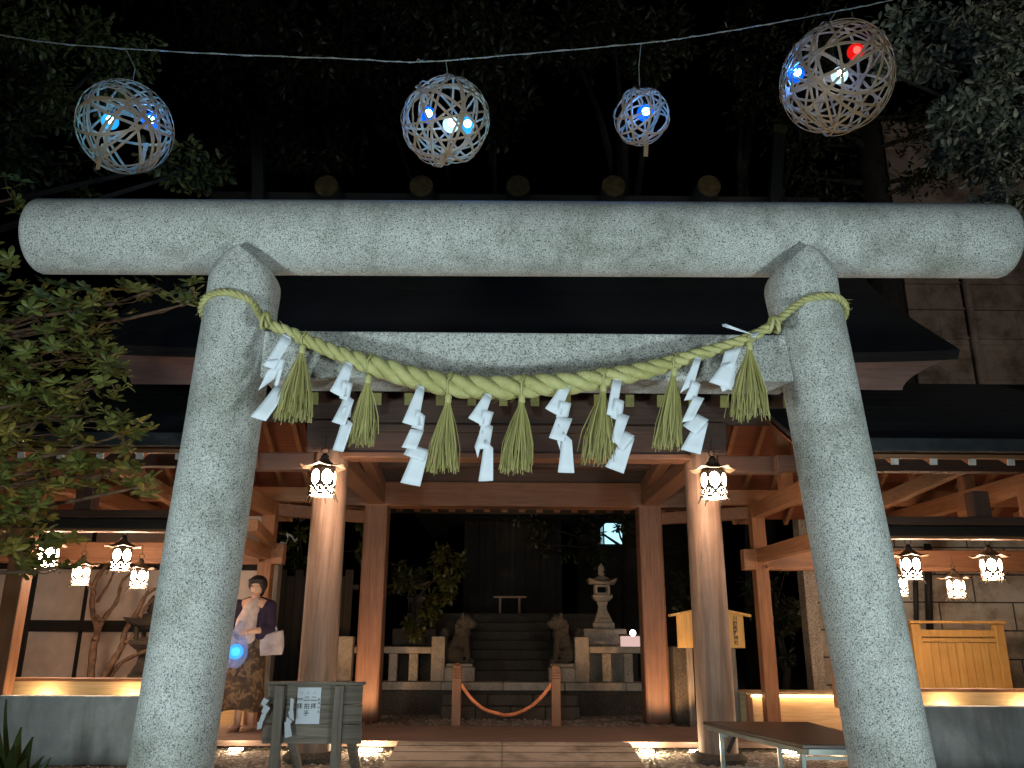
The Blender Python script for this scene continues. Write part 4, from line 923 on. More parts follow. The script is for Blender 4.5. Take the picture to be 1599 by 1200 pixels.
# ------------------------------------------------------------------ folding table, right front
def folding_table():
    t = thing('folding_table', 'long folding table with worn dark top on pale steel legs before the right column', 'table', P(1240,1190,7.0))
    c = [P(1097,1130,7.3), P(1250,1164,6.4), P(1345,1162,6.4), P(1240,1131,7.3)]
    z = .60
    def on(px, py, zz):
        d = CR @ Vector(((px-799.5)/F, -(py-600)/F, -1.0)); return CAM+d*((zz-CAM.z)/d.z)
    zt = .585
    A = P(1097,1129,7.35); B_ = P(1252,1160,5.95); C_ = P(1400,1160,5.95); D = P(1262,1131,7.35)
    zt = (A.z+B_.z)/2
    for v in (A,B_,C_,D): v.z = zt
    mb = MB(); mb.prism([A-Vector((0,0,.03)),B_-Vector((0,0,.03)),C_-Vector((0,0,.03)),D-Vector((0,0,.03))], (0,0,.03)); obj('tabletop', mb, M['tabletop'], t, bevel=.006)
    mb = MB(); mb.beam(A+Vector((.04,.0,-.05)), B_+Vector((.04,.02,-.05)), .02, .035); mb.beam(B_+Vector((.05,.03,-.05)), C_+Vector((0,.03,-.05)), .02, .035); obj('apron', mb, M['steel'], t)
    def leg(p, lean=0):
        mb = MB(); mb.box((p.x-.016,p.y-.016,0), (p.x+.016,p.y+.016,zt-.035)); obj('leg', mb, M['steel'], t, bevel=.003)
    e = (B_-A); f = (C_-B_)
    l1 = A+e*.08+f*.15; l2 = A+e*.08+f*.88; l3 = A+e*.92+f*.10; l4 = A+e*.92+f*.9
    for l in (l1,l2,l3,l4): leg(l)
    for a, b in ((l1,l2),(l3,l4)): mb = MB(); mb.beam((a.x,a.y,.12), (b.x,b.y,.12), .02, .03); mb.beam((a.x,a.y,zt-.1), (b.x,b.y,zt-.1), .015, .02); obj('leg_brace', mb, M['steel'], t)
    mb = MB(); mb.beam((l1.x+.1,l1.y-.1,zt-.06), (l1.x+.04,l1.y-.02,.25), .012, .03); mb.beam((l3.x+.06,l3.y+.2,zt-.06), (l3.x+.02,l3.y+.03,.2), .012, .03); obj('folding_stay', mb, M['rubber'], t)
folding_table()
# ------------------------------------------------------------------ ground uplights
UG = glow('uplight lens', (1.0,.80,.52), 140)
for i, (px, py, w_, pw, lab) in enumerate(((367,1176,14,5,'small glowing ground lamp below the woman, beside the left granite pillar'),(455,1177,7,2,'dim ground lamp half hidden by the grey sign board'),(578,1176,24,26,'bright ground lamp between the sign board and the paved ramp'),
        (1010,1171,15,30,'brightest ground lamp, right of the paved ramp'),(1085,1175,10,3,'dim ground lamp beside the right round column'),(1235,1182,15,6,'ground lamp glowing under the folding table'),(1306,1184,9,3,'faint ground lamp next to the right granite pillar'))):
    Y = 8.92; p = P(px, py, Y); x = p.x; s = PX(px, py, Y); h_ = w_*s*1.6
    t = thing('ground_lamp', lab, 'ground lamp', (x,Y,0), 'warm ground lamps along the edge of the low deck')
    mb = MB(); mb.box((x-h_/2,Y-.02,.0), (x+h_/2,Y+.06,.018)); mb.box((x-h_/2,Y+.035,.018), (x+h_/2,Y+.06,.04)); obj('housing', mb, M['rubber'], t, bevel=.003)
    mb = MB(); mb.prism([(x-h_/2+.008,Y-.015,.019),(x-h_/2+.008,Y+.033,.019),(x-h_/2+.008,Y+.033,.036)], (h_-.016,0,0)); obj('lens', mb, UG, t)
    l = light('uplight', 'POINT', (x,Y-.05,.07), pw*1.0, (1,.72,.42), .02); l.location -= Vector(t.location); l.parent = t
# warm lamps at the feet of the square columns, under the deck's far edge
for s in (-1,1):
    x = AX+s*1.93
    t = thing('column_uplight', 'warm uplight at the foot of the %s square column behind the deck' % ('left' if s < 0 else 'right'), 'ground lamp', (x,10.5,0), 'uplights at the square columns')
    mb = MB(); mb.box((x-.08,10.44,0), (x+.08,10.54,.035)); obj('housing', mb, M['rubber'], t)
    l = light('uplight', 'SPOT', (x,10.55,.06), 90, (1,.55,.25), .03, (x,11.6,1.0), 80); l.location -= Vector(t.location); l.parent = t
# ------------------------------------------------------------------ vegetation
def leaf(mb, p, d, up, L, W_):
    d = d.normalized(); sd = d.cross(up)
    if sd.length < 1e-3: sd = d.orthogonal()
    sd.normalize(); nn = sd.cross(d)
    mid = p+d*L*.5+nn*L*.05; lo = nn*L*.03
    mb.add([p, p+d*L*.35+sd*W_*.36-lo, p+d*L*.70+sd*W_*.5-lo, p+d*L*.93+sd*W_*.22-lo*2, p+d*L-lo*2.5, p+d*L*.93-sd*W_*.22-lo*2, p+d*L*.70-sd*W_*.5-lo, p+d*L*.35-sd*W_*.36-lo, mid], [(0,1,8),(1,2,8),(2,3,4,8),(8,4,5,6),(8,6,7),(8,7,0)])
def whorl(mb, c, rnd, L, n=7):
    ax = Vector((rnd.gauss(0,.5), rnd.gauss(-.35,.4), 1)).normalized(); u = ax.orthogonal().normalized(); v = ax.cross(u); a0 = rnd.uniform(0,6.28)
    for k in range(n):
        a = a0+6.283*k/n+rnd.uniform(-.2,.2); d = (u*math.cos(a)+v*math.sin(a))*rnd.uniform(.8,1)+ax*rnd.uniform(0,.55)
        leaf(mb, c, d, ax, L*rnd.uniform(.7,1.15), L*rnd.uniform(.38,.50))
def near_tree():
    rnd = random.Random(4)
    t = thing('leafy_tree', 'leafy evergreen tree with whorled green leaves reaching in from the left edge', 'tree', (-5.6,5.6,0))
    regs = [(60,500,75,60,95),(150,480,60,40,60),(110,560,85,50,100),(20,600,50,60,60),(250,450,65,16,34),(290,475,28,12,12),(175,600,30,35,25),(60,660,70,50,80),(130,650,60,40,55),(190,680,45,30,30),(60,735,75,40,70),(160,745,70,28,45),(225,760,25,18,12),(30,800,45,40,45),(35,860,45,35,35),(95,840,45,14,10),(110,885,35,10,8),(20,310,30,40,12),(10,405,30,20,10),(-40,600,60,260,180)]
    mb = MB(); wm = MB(); br = MB(); tips = []
    for cx, cy, rx, ry, n in regs:
        n = int(n*(.62 if cx > -30 else 1))
        for k in range(n):
            a = rnd.uniform(0,6.28); q = math.sqrt(rnd.random()); x = cx+rx*q*math.cos(a); y = cy+ry*q*math.sin(a); Y = rnd.uniform(5.0,6.1)
            p = P(x, y, Y); whorl(wm if rnd.random() < .10+.22*(y > 640) else mb, p, rnd, .092, rnd.choice((5,6,7,8)))
            if k % 5 == 0: tips.append((cx, cy, p))
    obj('crown', mb, M['leaf_near'], t); obj('yellowing_leaves', wm, M['leaf_warm'], t)
    hubs = {}
    tr = MB(); tr.tube([(-5.6,5.6,0),(-5.5,5.6,1.5),(-5.2,5.6,3.0),(-5.3,5.6,4.2)], [.16,.13,.09,.04], 12)
    for cx, cy, p in tips:
        if (cx, cy) not in hubs:
            h0 = P(cx-rnd.uniform(60,110), cy+rnd.uniform(0,30), 5.55); hubs[(cx, cy)] = h0
            s0 = Vector((-5.35,5.6,max(1.2,h0.z-.7))); br.tube([s0, (s0+h0)/2+Vector((0,0,.12)), h0, P(cx, cy, 5.5)], [.03,.02,.012,.006], 6)
        h = P(cx, cy, 5.5) if rnd.random() < .6 else hubs[(cx, cy)]; br.tube([h, (h+p)/2+Vector((0,0,-.03)), p], [.006,.004,.002], 5)
    obj('branches', br, M['bark'], t); obj('trunk', tr, M['bark'], t, smooth=True)
near_tree()
def tree(name, label, base, regs, m, L, seed, trunk_r=.22, spread=1.2, top=None, kind='tree', tm='barkdark'):
    """regs: clumps measured in the photo (cx, cy, rx, ry, count, Y)"""
    rnd = random.Random(seed); t = thing(name, label, kind, base); mb = MB(); br = MB(); base = Vector(base)
    hub = None; cs = [P(cx, cy, Y) for cx, cy, rx, ry, n, Y in regs]; mid = sum(cs, Vector())/len(cs)
    top = Vector((base.x+(mid.x-base.x)*.4, base.y+(mid.y-base.y)*.4, max(mid.z, .6)))
    br_t = MB(); br_t.tube([base, base+(top-base)*.35+Vector((.1,0,0)), base+(top-base)*.7, top], [trunk_r, trunk_r*.8, trunk_r*.6, trunk_r*.3], 10)
    for (cx, cy, rx, ry, n, Y), c in zip(regs, cs):
        s = PX(cx, cy, Y)
        st = base+(top-base)*rnd.uniform(.5,.95); br.tube([st, (st+c)/2+Vector((rnd.uniform(-.2,.2),0,rnd.uniform(-.1,.3))), c], [trunk_r*.35, trunk_r*.18, trunk_r*.07], 6)
        # sub clumps give an uneven outline
        sub = []
        for k in range(max(3, n//45)):
            v = Vector((rnd.gauss(0,1), rnd.gauss(0,1), rnd.gauss(0,1))).normalized()*rnd.random()**.4
            sub.append((c+Vector((v.x*rx*s, v.y*rx*s*.8, v.z*ry*s)), rnd.uniform(.22,.45)))
        for sc_, q in sub: br.tube([c, sc_], [trunk_r*.06, .006], 5)
        for k in range(n):
            sc_, q = rnd.choice(sub); v = Vector((rnd.gauss(0,1), rnd.gauss(0,1), rnd.gauss(0,.8))).normalized()*rnd.random()**.5
            p = sc_+Vector((v.x*rx*s*q, v.y*rx*s*q, v.z*max(ry,rx*.5)*s*q))
            d = (v+Vector((rnd.gauss(0,.6), rnd.gauss(0,.6), rnd.gauss(-.2,.5)))).normalized()
            leaf(mb, p, d, Vector((rnd.gauss(0,.5), rnd.gauss(-.3,.5), 1)).normalized(), L*rnd.uniform(.6,1.2), L*.42)
    obj('crown', mb, m, t); obj('limbs', br, M[tm], t); obj('trunk', br_t, M[tm], t, smooth=True)
tree('overhanging_tree', 'evergreen tree filling the top left corner above the leftmost bamboo ball', (-8.0,7.6,0), [(60,60,110,70,1500,7),(30,180,70,80,900,7),(170,90,70,60,700,7.2),(60,260,90,50,500,7.2),(290,270,60,30,450,6.6),(130,160,60,40,350,7),(250,260,40,30,150,6.6)], M['leaf_mid'], .10, 1)
tree('tall_evergreen', 'dim tall evergreen behind the roof between the two left bamboo balls', (-4.2,14.5,0), [(260,60,110,90,1200,13),(400,60,130,90,1800,13.5),(470,200,90,90,1300,13),(330,220,80,80,700,13.5),(520,120,60,80,700,13)], M['leaf_far'], .20, 2, .35)
tree('tall_evergreen', 'dim tall evergreen behind the roof, just right of the second bamboo ball', (.3,21,0), [(640,40,110,60,1300,13),(760,60,90,80,1600,12.5),(770,150,60,60,900,12.5),(600,160,50,50,500,13)], M['leaf_far'], .19, 3, .35)
tree('tall_evergreen', 'very dim tall evergreen above the smallest bamboo ball', (2.6,16.5,0), [(880,40,80,60,900,13.5),(960,60,80,70,900,13.5),(1040,60,50,60,400,14),(1010,120,60,40,300,14)], M['leaf_far'], .19, 5, .35)
tree('tall_evergreen', 'barely visible evergreen left of the largest bamboo ball', (5.0,16.5,0), [(1180,60,70,60,500,15),(1160,140,50,50,350,15),(1250,200,60,60,350,15)], M['leaf_far'], .19, 6, .35)
tree('silvery_evergreen', 'pale lit evergreen filling the top right corner beside the largest bamboo ball', (7.4,6.75,0), [(1450,60,70,70,900,7.5),(1560,60,70,80,1300,7.2),(1520,170,80,70,1200,7.2),(1570,250,60,60,900,7.2),(1470,240,40,40,260,7.4),(1400,120,30,60,220,7.4),(1560,310,60,22,350,7.0),(1590,160,50,120,700,7)], M['leaf_pale'], .115, 8)
tree('garden_bush', 'yellow green bush growing over the stone lantern left of the stairs', (-1.5,13.6,.4), [(640,890,35,35,260,13.4),(690,880,35,35,260,13.2),(710,910,25,25,160,13.1),(665,940,45,25,260,13.2),(640,985,25,12,90,13.0),(625,930,20,30,120,13.3)], M['leaf_bush'], .13, 9, .05, kind='bush')
tree('hanging_branch_tree', 'dark tree whose leafy branch hangs before the inner shrine', (3.0,17,1.2), [(830,815,30,25,130,16),(900,830,45,40,260,16.5),(960,870,50,30,220,16.5),(962,812,22,12,130,16),(992,838,14,16,120,16),(850,850,20,20,60,16),(1075,860,30,60,260,14.5),(1070,960,25,40,160,14.5)], M['leaf_far'], .15, 10, .12)
tree('background_shrub', 'dark leafy shrub between the left round column and the woman', (-3.4,13.8,0), [(465,830,25,30,180,13.4),(450,880,30,30,160,13.6),(480,910,20,40,140,13.6),(560,860,20,50,160,13.8)], M['leaf_bush'], .13, 11, .07, kind='shrub')
tree('background_shrub', 'dark leafy shrub behind the cedar posts right of the notice board', (4.2,13.0,0), [(1225,930,25,40,220,13),(1240,1000,25,40,220,13),(1170,900,25,60,200,14),(1230,880,20,20,90,13.2)], M['leaf_far'], .13, 12, .07, kind='shrub')
def bare_shrub():
    Y = 11.2; t = thing('bare_stemmed_shrub', 'bare brown many stemmed shrub against the pinkish plaster wall', 'shrub', P(150,1066,Y)); rnd = random.Random(5)
    stems = [([(141,1068),(146,1010),(152,985),(144,950),(148,910),(165,885),(176,870)],.05),([(148,1000),(160,970),(182,940),(190,910),(205,895)],.035),([(156,1068),(175,1035),(190,1010),(196,985),(215,955),(232,925),(262,915)],.05),([(165,1068),(190,1035),(225,1018),(262,1000)],.035),([(195,1005),(214,985),(226,950),(250,930)],.03),([(148,930),(138,905),(146,880),(150,868)],.025),([(152,940),(168,915),(177,895),(180,880)],.02),([(160,970),(150,960),(147,950)],.02)]
    for pts, r_ in stems:
        mb = MB(); pp = catmull([P(x, y, Y+rnd.uniform(-.1,.1)) for x, y in pts], 6); mb.tube(pp, [r_*(1-.6*i/len(pp))+.004*math.sin(i*1.7) for i in range(len(pp))], 9); obj('stem', mb, M['bark'], t, smooth=True)
bare_shrub()
def blades():
    t = thing('broad_leaved_plant', 'dark broad bladed plant in the bottom left corner before the blue grey wall', 'plant', P(20,1235,6.0)); rnd = random.Random(8)
    mb = MB()
    for tipx, tipy, bx_, w_ in ((14,1092,22,9),(38,1135,25,16),(0,1120,12,14),(56,1150,30,14),(72,1180,34,14),(28,1160,20,16),(8,1165,10,18),(45,1185,28,16),(84,1182,50,12),(-12,1140,5,16),(60,1200,35,14)):
        a = P(bx_,1240,6.0+rnd.uniform(-.1,.1)); b = P(tipx, tipy, 6.0+rnd.uniform(-.25,.1)); s = PX(0,1200,6); n = 7; vs = []
        sd = Vector((1,rnd.uniform(-.5,.5),0)).normalized()
        for k in range(n+1):
            q = k/n; p = a+(b-a)*q+Vector((0,-.05*math.sin(q*2.5),.0)); ww = w_*s*math.sin(math.pi*min(.98, .12+.88*q))**.8*.7
            vs += [p-sd*ww+Vector((0,-.01,.0)), p+Vector((0,.012,0)), p+sd*ww+Vector((0,-.01,0))]
        mb.add(vs, [f for k in range(n) for f in ((k*3,k*3+1,k*3+4,k*3+3),(k*3+1,k*3+2,k*3+5,k*3+4))])
    obj('blades', mb, M['leaf_blade'], t, smooth=True)
    mb = MB(); mb.tube([P(22,1240,6)-Vector((0,0,.5)), P(22,1240,6)], .03, 8); obj('stalk', mb, M['leaf_blade'], t)
blades()
# ------------------------------------------------------------------ buildings behind
def far_buildings():
    Y = 15.5; a = P(1392,300,Y); t = thing('concrete_building', 'stained brown concrete building wall rising behind the right roofs', 'building', (a.x+3,Y,0))
    mb = MB(); mb.box((a.x,Y,0), (a.x+7,Y+3,P(1450,190,Y).z)); obj('wall', mb, M['towerwall'], t, bevel=.02)
    mb = MB()
    for y in (230,330,445,485,530): z = P(1450,y,Y).z; mb.box((a.x-.02,Y-.06,z), (a.x+7,Y-.003,z+.035))
    obj('ledge', mb, M['towerwall'], t)
    mb = MB(); x = P(1500,400,Y-.1).x; mb.tube([(x,Y-.1,0),(x,Y-.1,9.5)], .07, 10); obj('downpipe', mb, M['towerwall'], t)
    t = thing('far_house', 'dark house with one blue white lit window behind the trees', 'house', P(965,900,21))
    Y = 21; x0 = P(900,800,Y).x; x1 = P(1100,800,Y).x; z1 = P(960,770,Y).z; mb = MB(); mb.box((x0,Y,0), (x1,Y+3,z1)); obj('wall', mb, M['stone_dark'], t)
    mb = MB(); mb.prism([(x0-.3,Y-.4,z1),(x0-.3,Y+1.5,z1+1),(x0-.3,Y+3.4,z1)], (x1-x0+.6,0,0)); obj('roof', mb, M['shingle'], t)
    for (ax_, ay, bx_, by, st, col) in ((944,818,974,850,1.6,(.40,.72,.85)),(977,800,1002,824,5,(.75,.93,1.0)),(938,822,941,850,.5,(.4,.7,.8))):
        a = P(ax_,by,Y-.02); b = P(bx_,ay,Y-.02); mb = MB(); mb.box((a.x-.04,Y-.05,a.z-.04), (b.x+.04,Y-.002,b.z+.04)); w0 = obj('window', mb, M['rubber'], t)
        mb = MB(); mb.box((a.x,Y-.07,a.z), (b.x,Y-.052,b.z)); obj('pane', mb, glow('lit pane', col, st), w0)
    # big trunk behind the right roof end
    mb = MB(); p = P(1358,330,13.5); mb.tube([(p.x,13.5,0),(p.x,13.5,4),(p.x+.1,13.5,8),(p.x+.2,13.6,11)], [.38,.34,.30,.22], 16); t = thing('cedar_tree', 'thick dark trunk of a tall cedar behind the right end of the roof', 'tree', (p.x,13.5,0)); obj('trunk', mb, M['barkdark'], t, smooth=True)
    mb = MB(); rnd = random.Random(3); br = MB()
    for k in range(26):
        z = rnd.uniform(8.2,12.5); a = rnd.uniform(0,6.28); e = Vector((p.x+math.cos(a)*1.6,13.6+math.sin(a)*1.6,z+rnd.uniform(-.3,.4))); s0 = Vector((p.x+.1,13.5,z)); br.tube([s0,(s0+e)/2,e],[.06,.03,.01],5)
        for j in range(110): q = s0+(e-s0)*rnd.uniform(.4,1)+Vector((rnd.gauss(0,.2),rnd.gauss(0,.2),rnd.gauss(0,.15))); leaf(mb, q, Vector((rnd.gauss(0,1),rnd.gauss(0,1),rnd.gauss(-.4,.5))), Vector((0,0,1)), .16, .06)
    obj('crown', mb, M['leaf_far'], t); obj('limbs', br, M['barkdark'], t)
    # plank fence behind the woman and the left column
    Y = 12.9; t = thing('plank_fence', 'dark plank fence behind the woman and the left round column', 'fence', P(460,1066,Y))
    for k in range(9):
        a = P(436+k*13,890,Y); mb = MB(); mb.box((a.x,Y,0), (a.x+.12,Y+.03,a.z-.1*(k % 2))); obj('plank', mb, M['black_z'], t)
    for y in (920,1010): a = P(434,y,Y+.03); b = P(560,y,Y+.03); mb = MB(); mb.box((a.x,Y+.033,a.z), (b.x,Y+.08,a.z+.07)); obj('rail', mb, M['black_x'], t)
    a = P(413,868,12.0); b = P(436,1080,12.0); mb = MB(); mb.box((a.x,12.0,0), (a.x+.22,12.2,a.z)); tag(obj('timber_post', mb, M['grey_z'], loc=(a.x,12,0), bevel=.01), 'weathered grey timber post just right of the woman', 'post')
    # glowing garden lamp
    Y = 12.95; a = P(972,1013,Y); b = P(1000,994,Y); t = thing('garden_lamp', 'small pinkish white glowing garden lamp on the right stone fence', 'lamp', ((a.x+b.x)/2,Y,a.z))
    mb = MB(); mb.box((a.x,Y,a.z), (b.x,Y+.2,b.z)); obj('lamp_box', mb, glow('pinkish lamp box', (1,.66,.60), .75), t, bevel=.01)
    mb = MB(); mb.box((a.x-.02,Y-.02,b.z+.002), (b.x+.02,Y+.22,b.z+.03)); obj('lid', mb, M['stone_dark'], t)
    mb = MB(); c = P(988,989,Y); mb.ball(c, .05, 10); obj('bulb', mb, glow('lamp bulb', (1,.9,.85), 9), t)
    mb = MB(); mb.box((a.x+.05,Y+.03,.4), (b.x-.05,Y+.17,a.z-.002)); obj('pedestal', mb, M['stone_dark'], t)
far_buildings()
# omikuji ribbon on shrub
mb = MB(); pts = [(438,846),(446,848),(450,838),(447,832),(455,835),(460,843),(464,840)]
for a, b in zip(pts, pts[1:]): mb.add([P(a[0],a[1],12.6), P(b[0],b[1],12.55), P(b[0],b[1]+4,12.55), P(a[0],a[1]+4,12.6)], [(0,1,2,3)])
tag(obj('tied_paper_strip', mb, M['paper'], loc=P(450,840,12.6), solid=.002), 'crumpled white paper strip tied to the dark shrub right of the cedar post', 'paper strip')
# ------------------------------------------------------------------ woman
def woman():
    Y = 9.75; foot = P(383,1146,Y); fz = .10; top = P(394,905,Y).z; k = (top-fz)/1.62
    cx = P(389,1000,Y).x; O = Vector((cx-.0,Y,fz))
    t = thing('person', 'woman in dark cardigan and patterned long skirt looking up beside the left granite pillar', 'person', O)
    q = lambda x, y, z: O+Vector((x, y, z))*k
    mb = MB()   # one continuous body, remeshed
    mb.cone(q(.0,0,.92), q(.02,0,1.10), .135, .12); mb.cone(q(.02,0,1.10), q(.03,0,1.28), .125, .13); mb.ball(q(.03,0,1.32), (.20*k,.11*k,.10*k))
    mb.cone(q(.03,0,1.36), q(.035,-.01,1.46), .05, .045)
    mb.ball(q(.04,-.02,1.535), (.072*k,.088*k,.098*k)); mb.ball(q(.04,-.055,1.495), (.052*k,.05*k,.05*k)); mb.ball(q(.04,-.105,1.525), (.011*k,.014*k,.018*k), 8)
    mb.ball(q(.04,-.094,1.487), (.022*k,.012*k,.007*k), 8); mb.ball(q(.04,-.094,1.475), (.019*k,.012*k,.007*k), 8)
    for e in (-1,1): mb.ball(q(.04+e*.073,-.01,1.52), (.012*k,.022*k,.03*k), 8); mb.ball(q(.04+e*.03,-.092,1.553), (.018*k,.008*k,.006*k), 8)
    sh = {1: (q(.20,0,1.34), q(.245,-.04,1.08), q(.06,-.24,1.04)), -1: (q(-.14,0,1.34), q(-.21,-.06,1.09), q(-.14,-.27,1.03))}
    hands = {}
    for e, (s, el, wr) in sh.items():
        mb.cone(s, el, .052*k, .042*k); mb.cone(el, wr, .042*k, .028*k); d = (wr-el).normalized(); pc = wr+d*.05*k; mb.ball(pc, (.038*k,.03*k,.036*k), 10)
        sd = d.cross(Vector((0,0,1))).normalized()
        for f in range(4):
            L = (.062,.072,.068,.054)[f]*k; b0 = pc+d*.025*k+Vector((0,0,(f-1.5)*.017*k)); m1 = b0+d*L*.55; m2 = m1+(d*.2+sd*(-.6*e)+Vector((0,0,-.3))).normalized()*L*.5
            mb.cone(b0, m1, .009*k, .0085*k, 8); mb.cone(m1, m2, .0085*k, .007*k, 8)
        th = pc+Vector((0,0,.028*k)); mb.cone(th, th+(d*.5+Vector((0,0,.5))-sd*.3*e).normalized()*.05*k, .010*k, .008*k, 8); hands[e] = pc
    for e, fx in ((1,.09),(-1,-.05)):
        kn = q(fx*.9,-.02,.48); an = q(fx,.02,.08); mb.cone(q(fx*.8,0,.86), kn, .085*k, .058*k); mb.cone(kn, an, .055*k, .035*k)
        mb.cone(an+Vector((0,.02,-.03))*k, an+Vector((-.05,-.11,-.05))*k, .034*k, .026*k)
    body = obj('body', mb, M['skin'], t, smooth=True, mods=[('REMESH', dict(mode='VOXEL', voxel_size=.0065)), ('SMOOTH', dict(factor=.5, iterations=3))])
    # eyes
    mb = MB()
    for e in (-1,1): mb.ball(q(.04+e*.03,-.102,1.540), (.011*k,.005*k,.006*k), 8)
    obj('eyes', mb, M['hair'], t)
    # hair
    mb = MB(); mb.ball(q(.04,.015,1.565), (.110*k,.11*k,.108*k), 18); mb.ball(q(.04,.05,1.49), (.075*k,.06*k,.08*k), 14); mb.ball(q(.04,.09,1.54), (.045*k,.045*k,.045*k), 12)
    mb.ball(q(.04,-.070,1.603), (.095*k,.055*k,.035*k), 12)
    for e in (-1,1): mb.ball(q(.04+e*.072,-.03,1.55), (.018*k,.04*k,.05*k), 10)
    obj('hair', mb, M['hair'], t, smooth=True, mods=[('REMESH', dict(mode='VOXEL', voxel_size=.010)), ('SMOOTH', dict(factor=.5, iterations=2))])
    # white scarf top
    mb = MB(); mb.cone(q(.0,-.02,.95), q(.02,-.035,1.28), .13*k, .11*k, 16); mb.ball(q(.03,-.04,1.36), (.085*k,.065*k,.055*k), 14); mb.ball(q(.02,-.07,1.28), (.11*k,.07*k,.09*k)); mb.tube([q(.08,-.06,1.40), q(.0,-.12,1.30), q(-.07,-.13,1.15), q(-.1,-.13,1.02)], [.035*k,.055*k,.06*k,.04*k], 12)
    obj('scarf_top', mb, plain('pinkish white cloth', (.46,.37,.35), .8), t, smooth=True, mods=[('REMESH', dict(mode='VOXEL', voxel_size=.012)), ('SMOOTH', dict(factor=.5, iterations=3))])
    # cardigan: back and both sides plus sleeves
    mb = MB(); mb.cone(q(.02,.045,.98), q(.03,.04,1.30), .17*k, .165*k, 16); mb.ball(q(.03,.03,1.36), (.18*k,.09*k,.075*k))
    for e, (s, el, wr) in sh.items():
        mb.cone(s, el, .074*k, .062*k); mb.cone(el, el+(wr-el)*.42, .062*k, .052*k)
        mb.cone(s+Vector((-e*.03,-.03,-.02)), q(.02+e*.125,-.07,1.0), .06*k, .055*k)
    obj('cardigan', mb, plain('deep violet navy knit', (.016,.009,.034), .9, 0, .3, 40), t, smooth=True, mods=[('REMESH', dict(mode='VOXEL', voxel_size=.012)), ('SMOOTH', dict(factor=.5, iterations=3))])
    # long skirt with folds, swinging to the left
    mb = MB(); n = 40; rows = 14; vs = []
    for i in range(rows+1):
        u = i/rows; z = .98-.76*u; rx = .145+.10*u**.9; ry = .12+.10*u; ox = .02-.06*u
        for j in range(n):
            a = 2*math.pi*j/n; w_ = 1+.06*u*math.sin(a*7+1)+.035*u*math.sin(a*12)
            vs.append(q(ox+rx*w_*math.cos(a), ry*w_*math.sin(a), z+(.02*math.sin(a*3) if i == rows else 0)))
    mb.add(vs, [(i*n+j, i*n+(j+1) % n, (i+1)*n+(j+1) % n, (i+1)*n+j) for i in range(rows) for j in range(n)])
    m, nt, b = newmat('brown leaf print skirt cloth', .85); v = tex(nt, coords(nt), 11, 3, .5, 1.0)
    nt.links.new(ramp(nt, v, [(.40,(.03,.018,.012)),(.52,(.07,.04,.024)),(.60,(.16,.11,.06)),(.66,(.06,.035,.02))]), b.inputs['Base Color'])
    obj('long_skirt', mb, m, t, smooth=True, solid=.006)
    for e, fx in ((1,.09),(-1,-.05)):
        an = q(fx,.02,.08); mb = MB(); mb.cone(an+Vector((.0,.03,-.055))*k, an+Vector((-.055,-.13,-.062))*k, .034*k, .028*k); obj('shoe', mb, plain('tan shoe', (.30,.17,.11), .6), t, smooth=True, mods=[('REMESH', dict(mode='VOXEL', voxel_size=.006)), ('SMOOTH', dict(factor=.5, iterations=2))])
    # tote bag on her arm
    bt = thing('tote_bag', 'large pale tote bag hanging from the womans elbow', 'bag', q(.27,-.03,.72)); el = sh[1][1]
    x0, x1 = q(.05,0,0).x, q(.39,0,0).x; z0, z1 = q(0,0,.78).z, q(0,0,1.04).z; yb = O.y-.05
    mb = MB(); vs = []; n = 8
    for i in range(n+1):
        for j in range(n+1):
            a, b_ = i/n, j/n; vs.append((x0+(x1-x0)*a+.012*math.sin(b_*4), yb-.035*math.sin(math.pi*a)*math.sin(math.pi*min(1,.2+b_*.6)), z0+(z1-z0)*b_+.02*a-.012*math.sin(math.pi*a)*b_))
    m_ = n+1; f1 = [(i*m_+j, (i+1)*m_+j, (i+1)*m_+j+1, i*m_+j+1) for i in range(n) for j in range(n)]; mb.add(vs, f1)
    mb.add([Vector(v)+Vector((0,2*(yb-v[1])+.03,0)) for v in vs], [f[::-1] for f in f1])
    obj('bag_body', mb, plain('pale pink canvas', (.40,.35,.38), .85), bt, smooth=True, solid=.006)
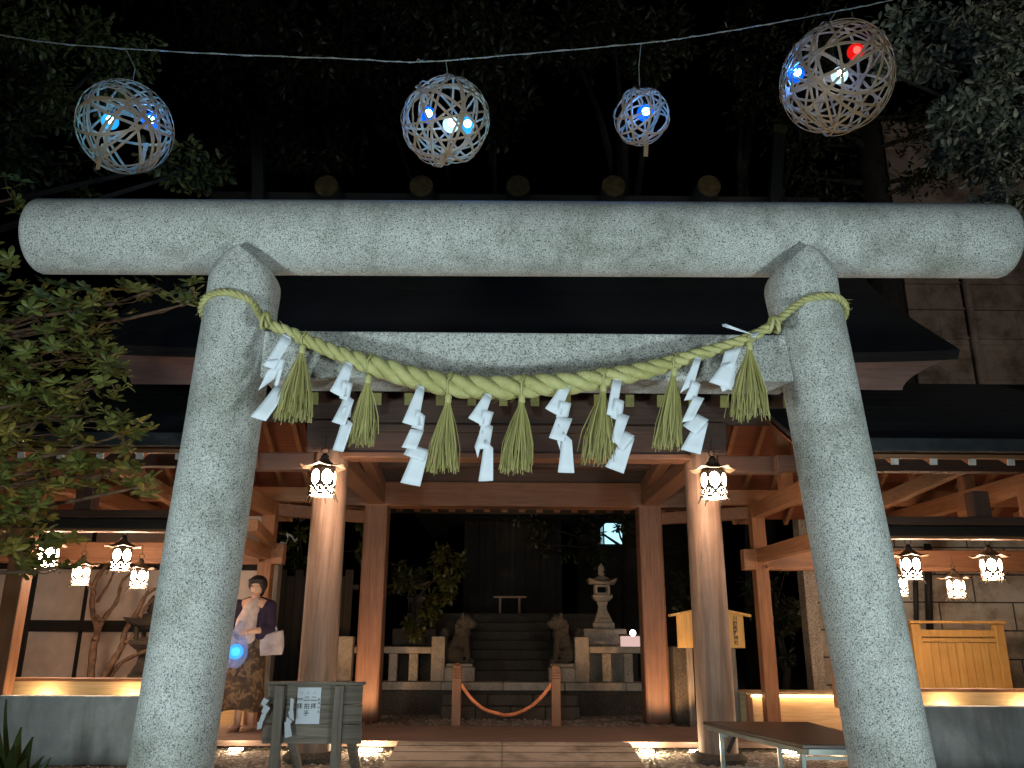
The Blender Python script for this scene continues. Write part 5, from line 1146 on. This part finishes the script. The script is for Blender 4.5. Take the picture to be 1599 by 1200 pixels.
    for yy in (yb-.0, yb+.03): mb = MB(); mb.tube(catmull([Vector((x0+.07,yy,z1-.03)), Vector((el.x-.03,yy,el.z+.03)), Vector((el.x+.03,yy,el.z+.05)), Vector((x1-.07,yy,z1-.01))], 6), .009, 6); obj('handle', mb, M['paper'], bt, smooth=True)
    # net bag with blue lamp held in front
    h = hands[-1]; c = P(368,1018,Y-.3); nb = thing('carried_lamp_bag', 'translucent pale blue bag with glowing blue ball held by the woman', 'lamp', c)
    mb = MB(); mb.ball(c, .082, 20); g = obj('bulb_globe', mb, globe('carried blue shell', (.0,.30,1), 2.0, .3), nb, smooth=True)
    mb = MB(); mb.ball(c, .05, 14); obj('bulb_core', mb, glow('carried blue core', (.05,.50,1), 5), g, smooth=True)
    mb = MB(); n = 18; vs = []; prof = [(.015,.33),(.05,.26),(.085,.16),(.115,.05),(.125,-.05),(.10,-.13),(.04,-.17)]
    for r_, z in prof:
        for j in range(n): a = 2*math.pi*j/n; w_ = 1+.12*math.sin(a*4+z*20); vs.append(c+Vector((r_*w_*math.cos(a)+z*.06, r_*w_*math.sin(a), z)))
    mb.add(vs, [(i*n+j, i*n+(j+1) % n, (i+1)*n+(j+1) % n, (i+1)*n+j) for i in range(len(prof)-1) for j in range(n)])
    m, nt, b = newmat('thin bluish film', .4); b.inputs['Base Color'].default_value = (.45,.58,.85,1); tr = N(nt, 'BsdfTransparent'); tl = N(nt, 'BsdfTranslucent'); tl.inputs[0].default_value = (.5,.65,.95,1)
    x = N(nt, 'MixShader'); x.inputs[0].default_value = .6; y = N(nt, 'MixShader'); y.inputs[0].default_value = .30
    nt.links.new(b.outputs[0], x.inputs[1]); nt.links.new(tl.outputs[0], x.inputs[2]); nt.links.new(tr.outputs[0], y.inputs[1]); nt.links.new(x.outputs[0], y.inputs[2]); nt.links.new(y.outputs[0], nt.nodes['Material Output'].inputs[0])
    obj('film_bag', mb, m, nb, smooth=True)
    mb = MB(); mb.tube([h, (h+c)/2+Vector((0,-.01,.12)), c+Vector((.02,0,.32))], .006, 6); obj('cord', mb, M['cord'], nb)
woman()
# ------------------------------------------------------------------ render
S.view_settings.view_transform = 'Standard'; S.view_settings.look = 'None'; S.view_settings.gamma = 1; S.view_settings.exposure = 0
S.render.engine = 'CYCLES'
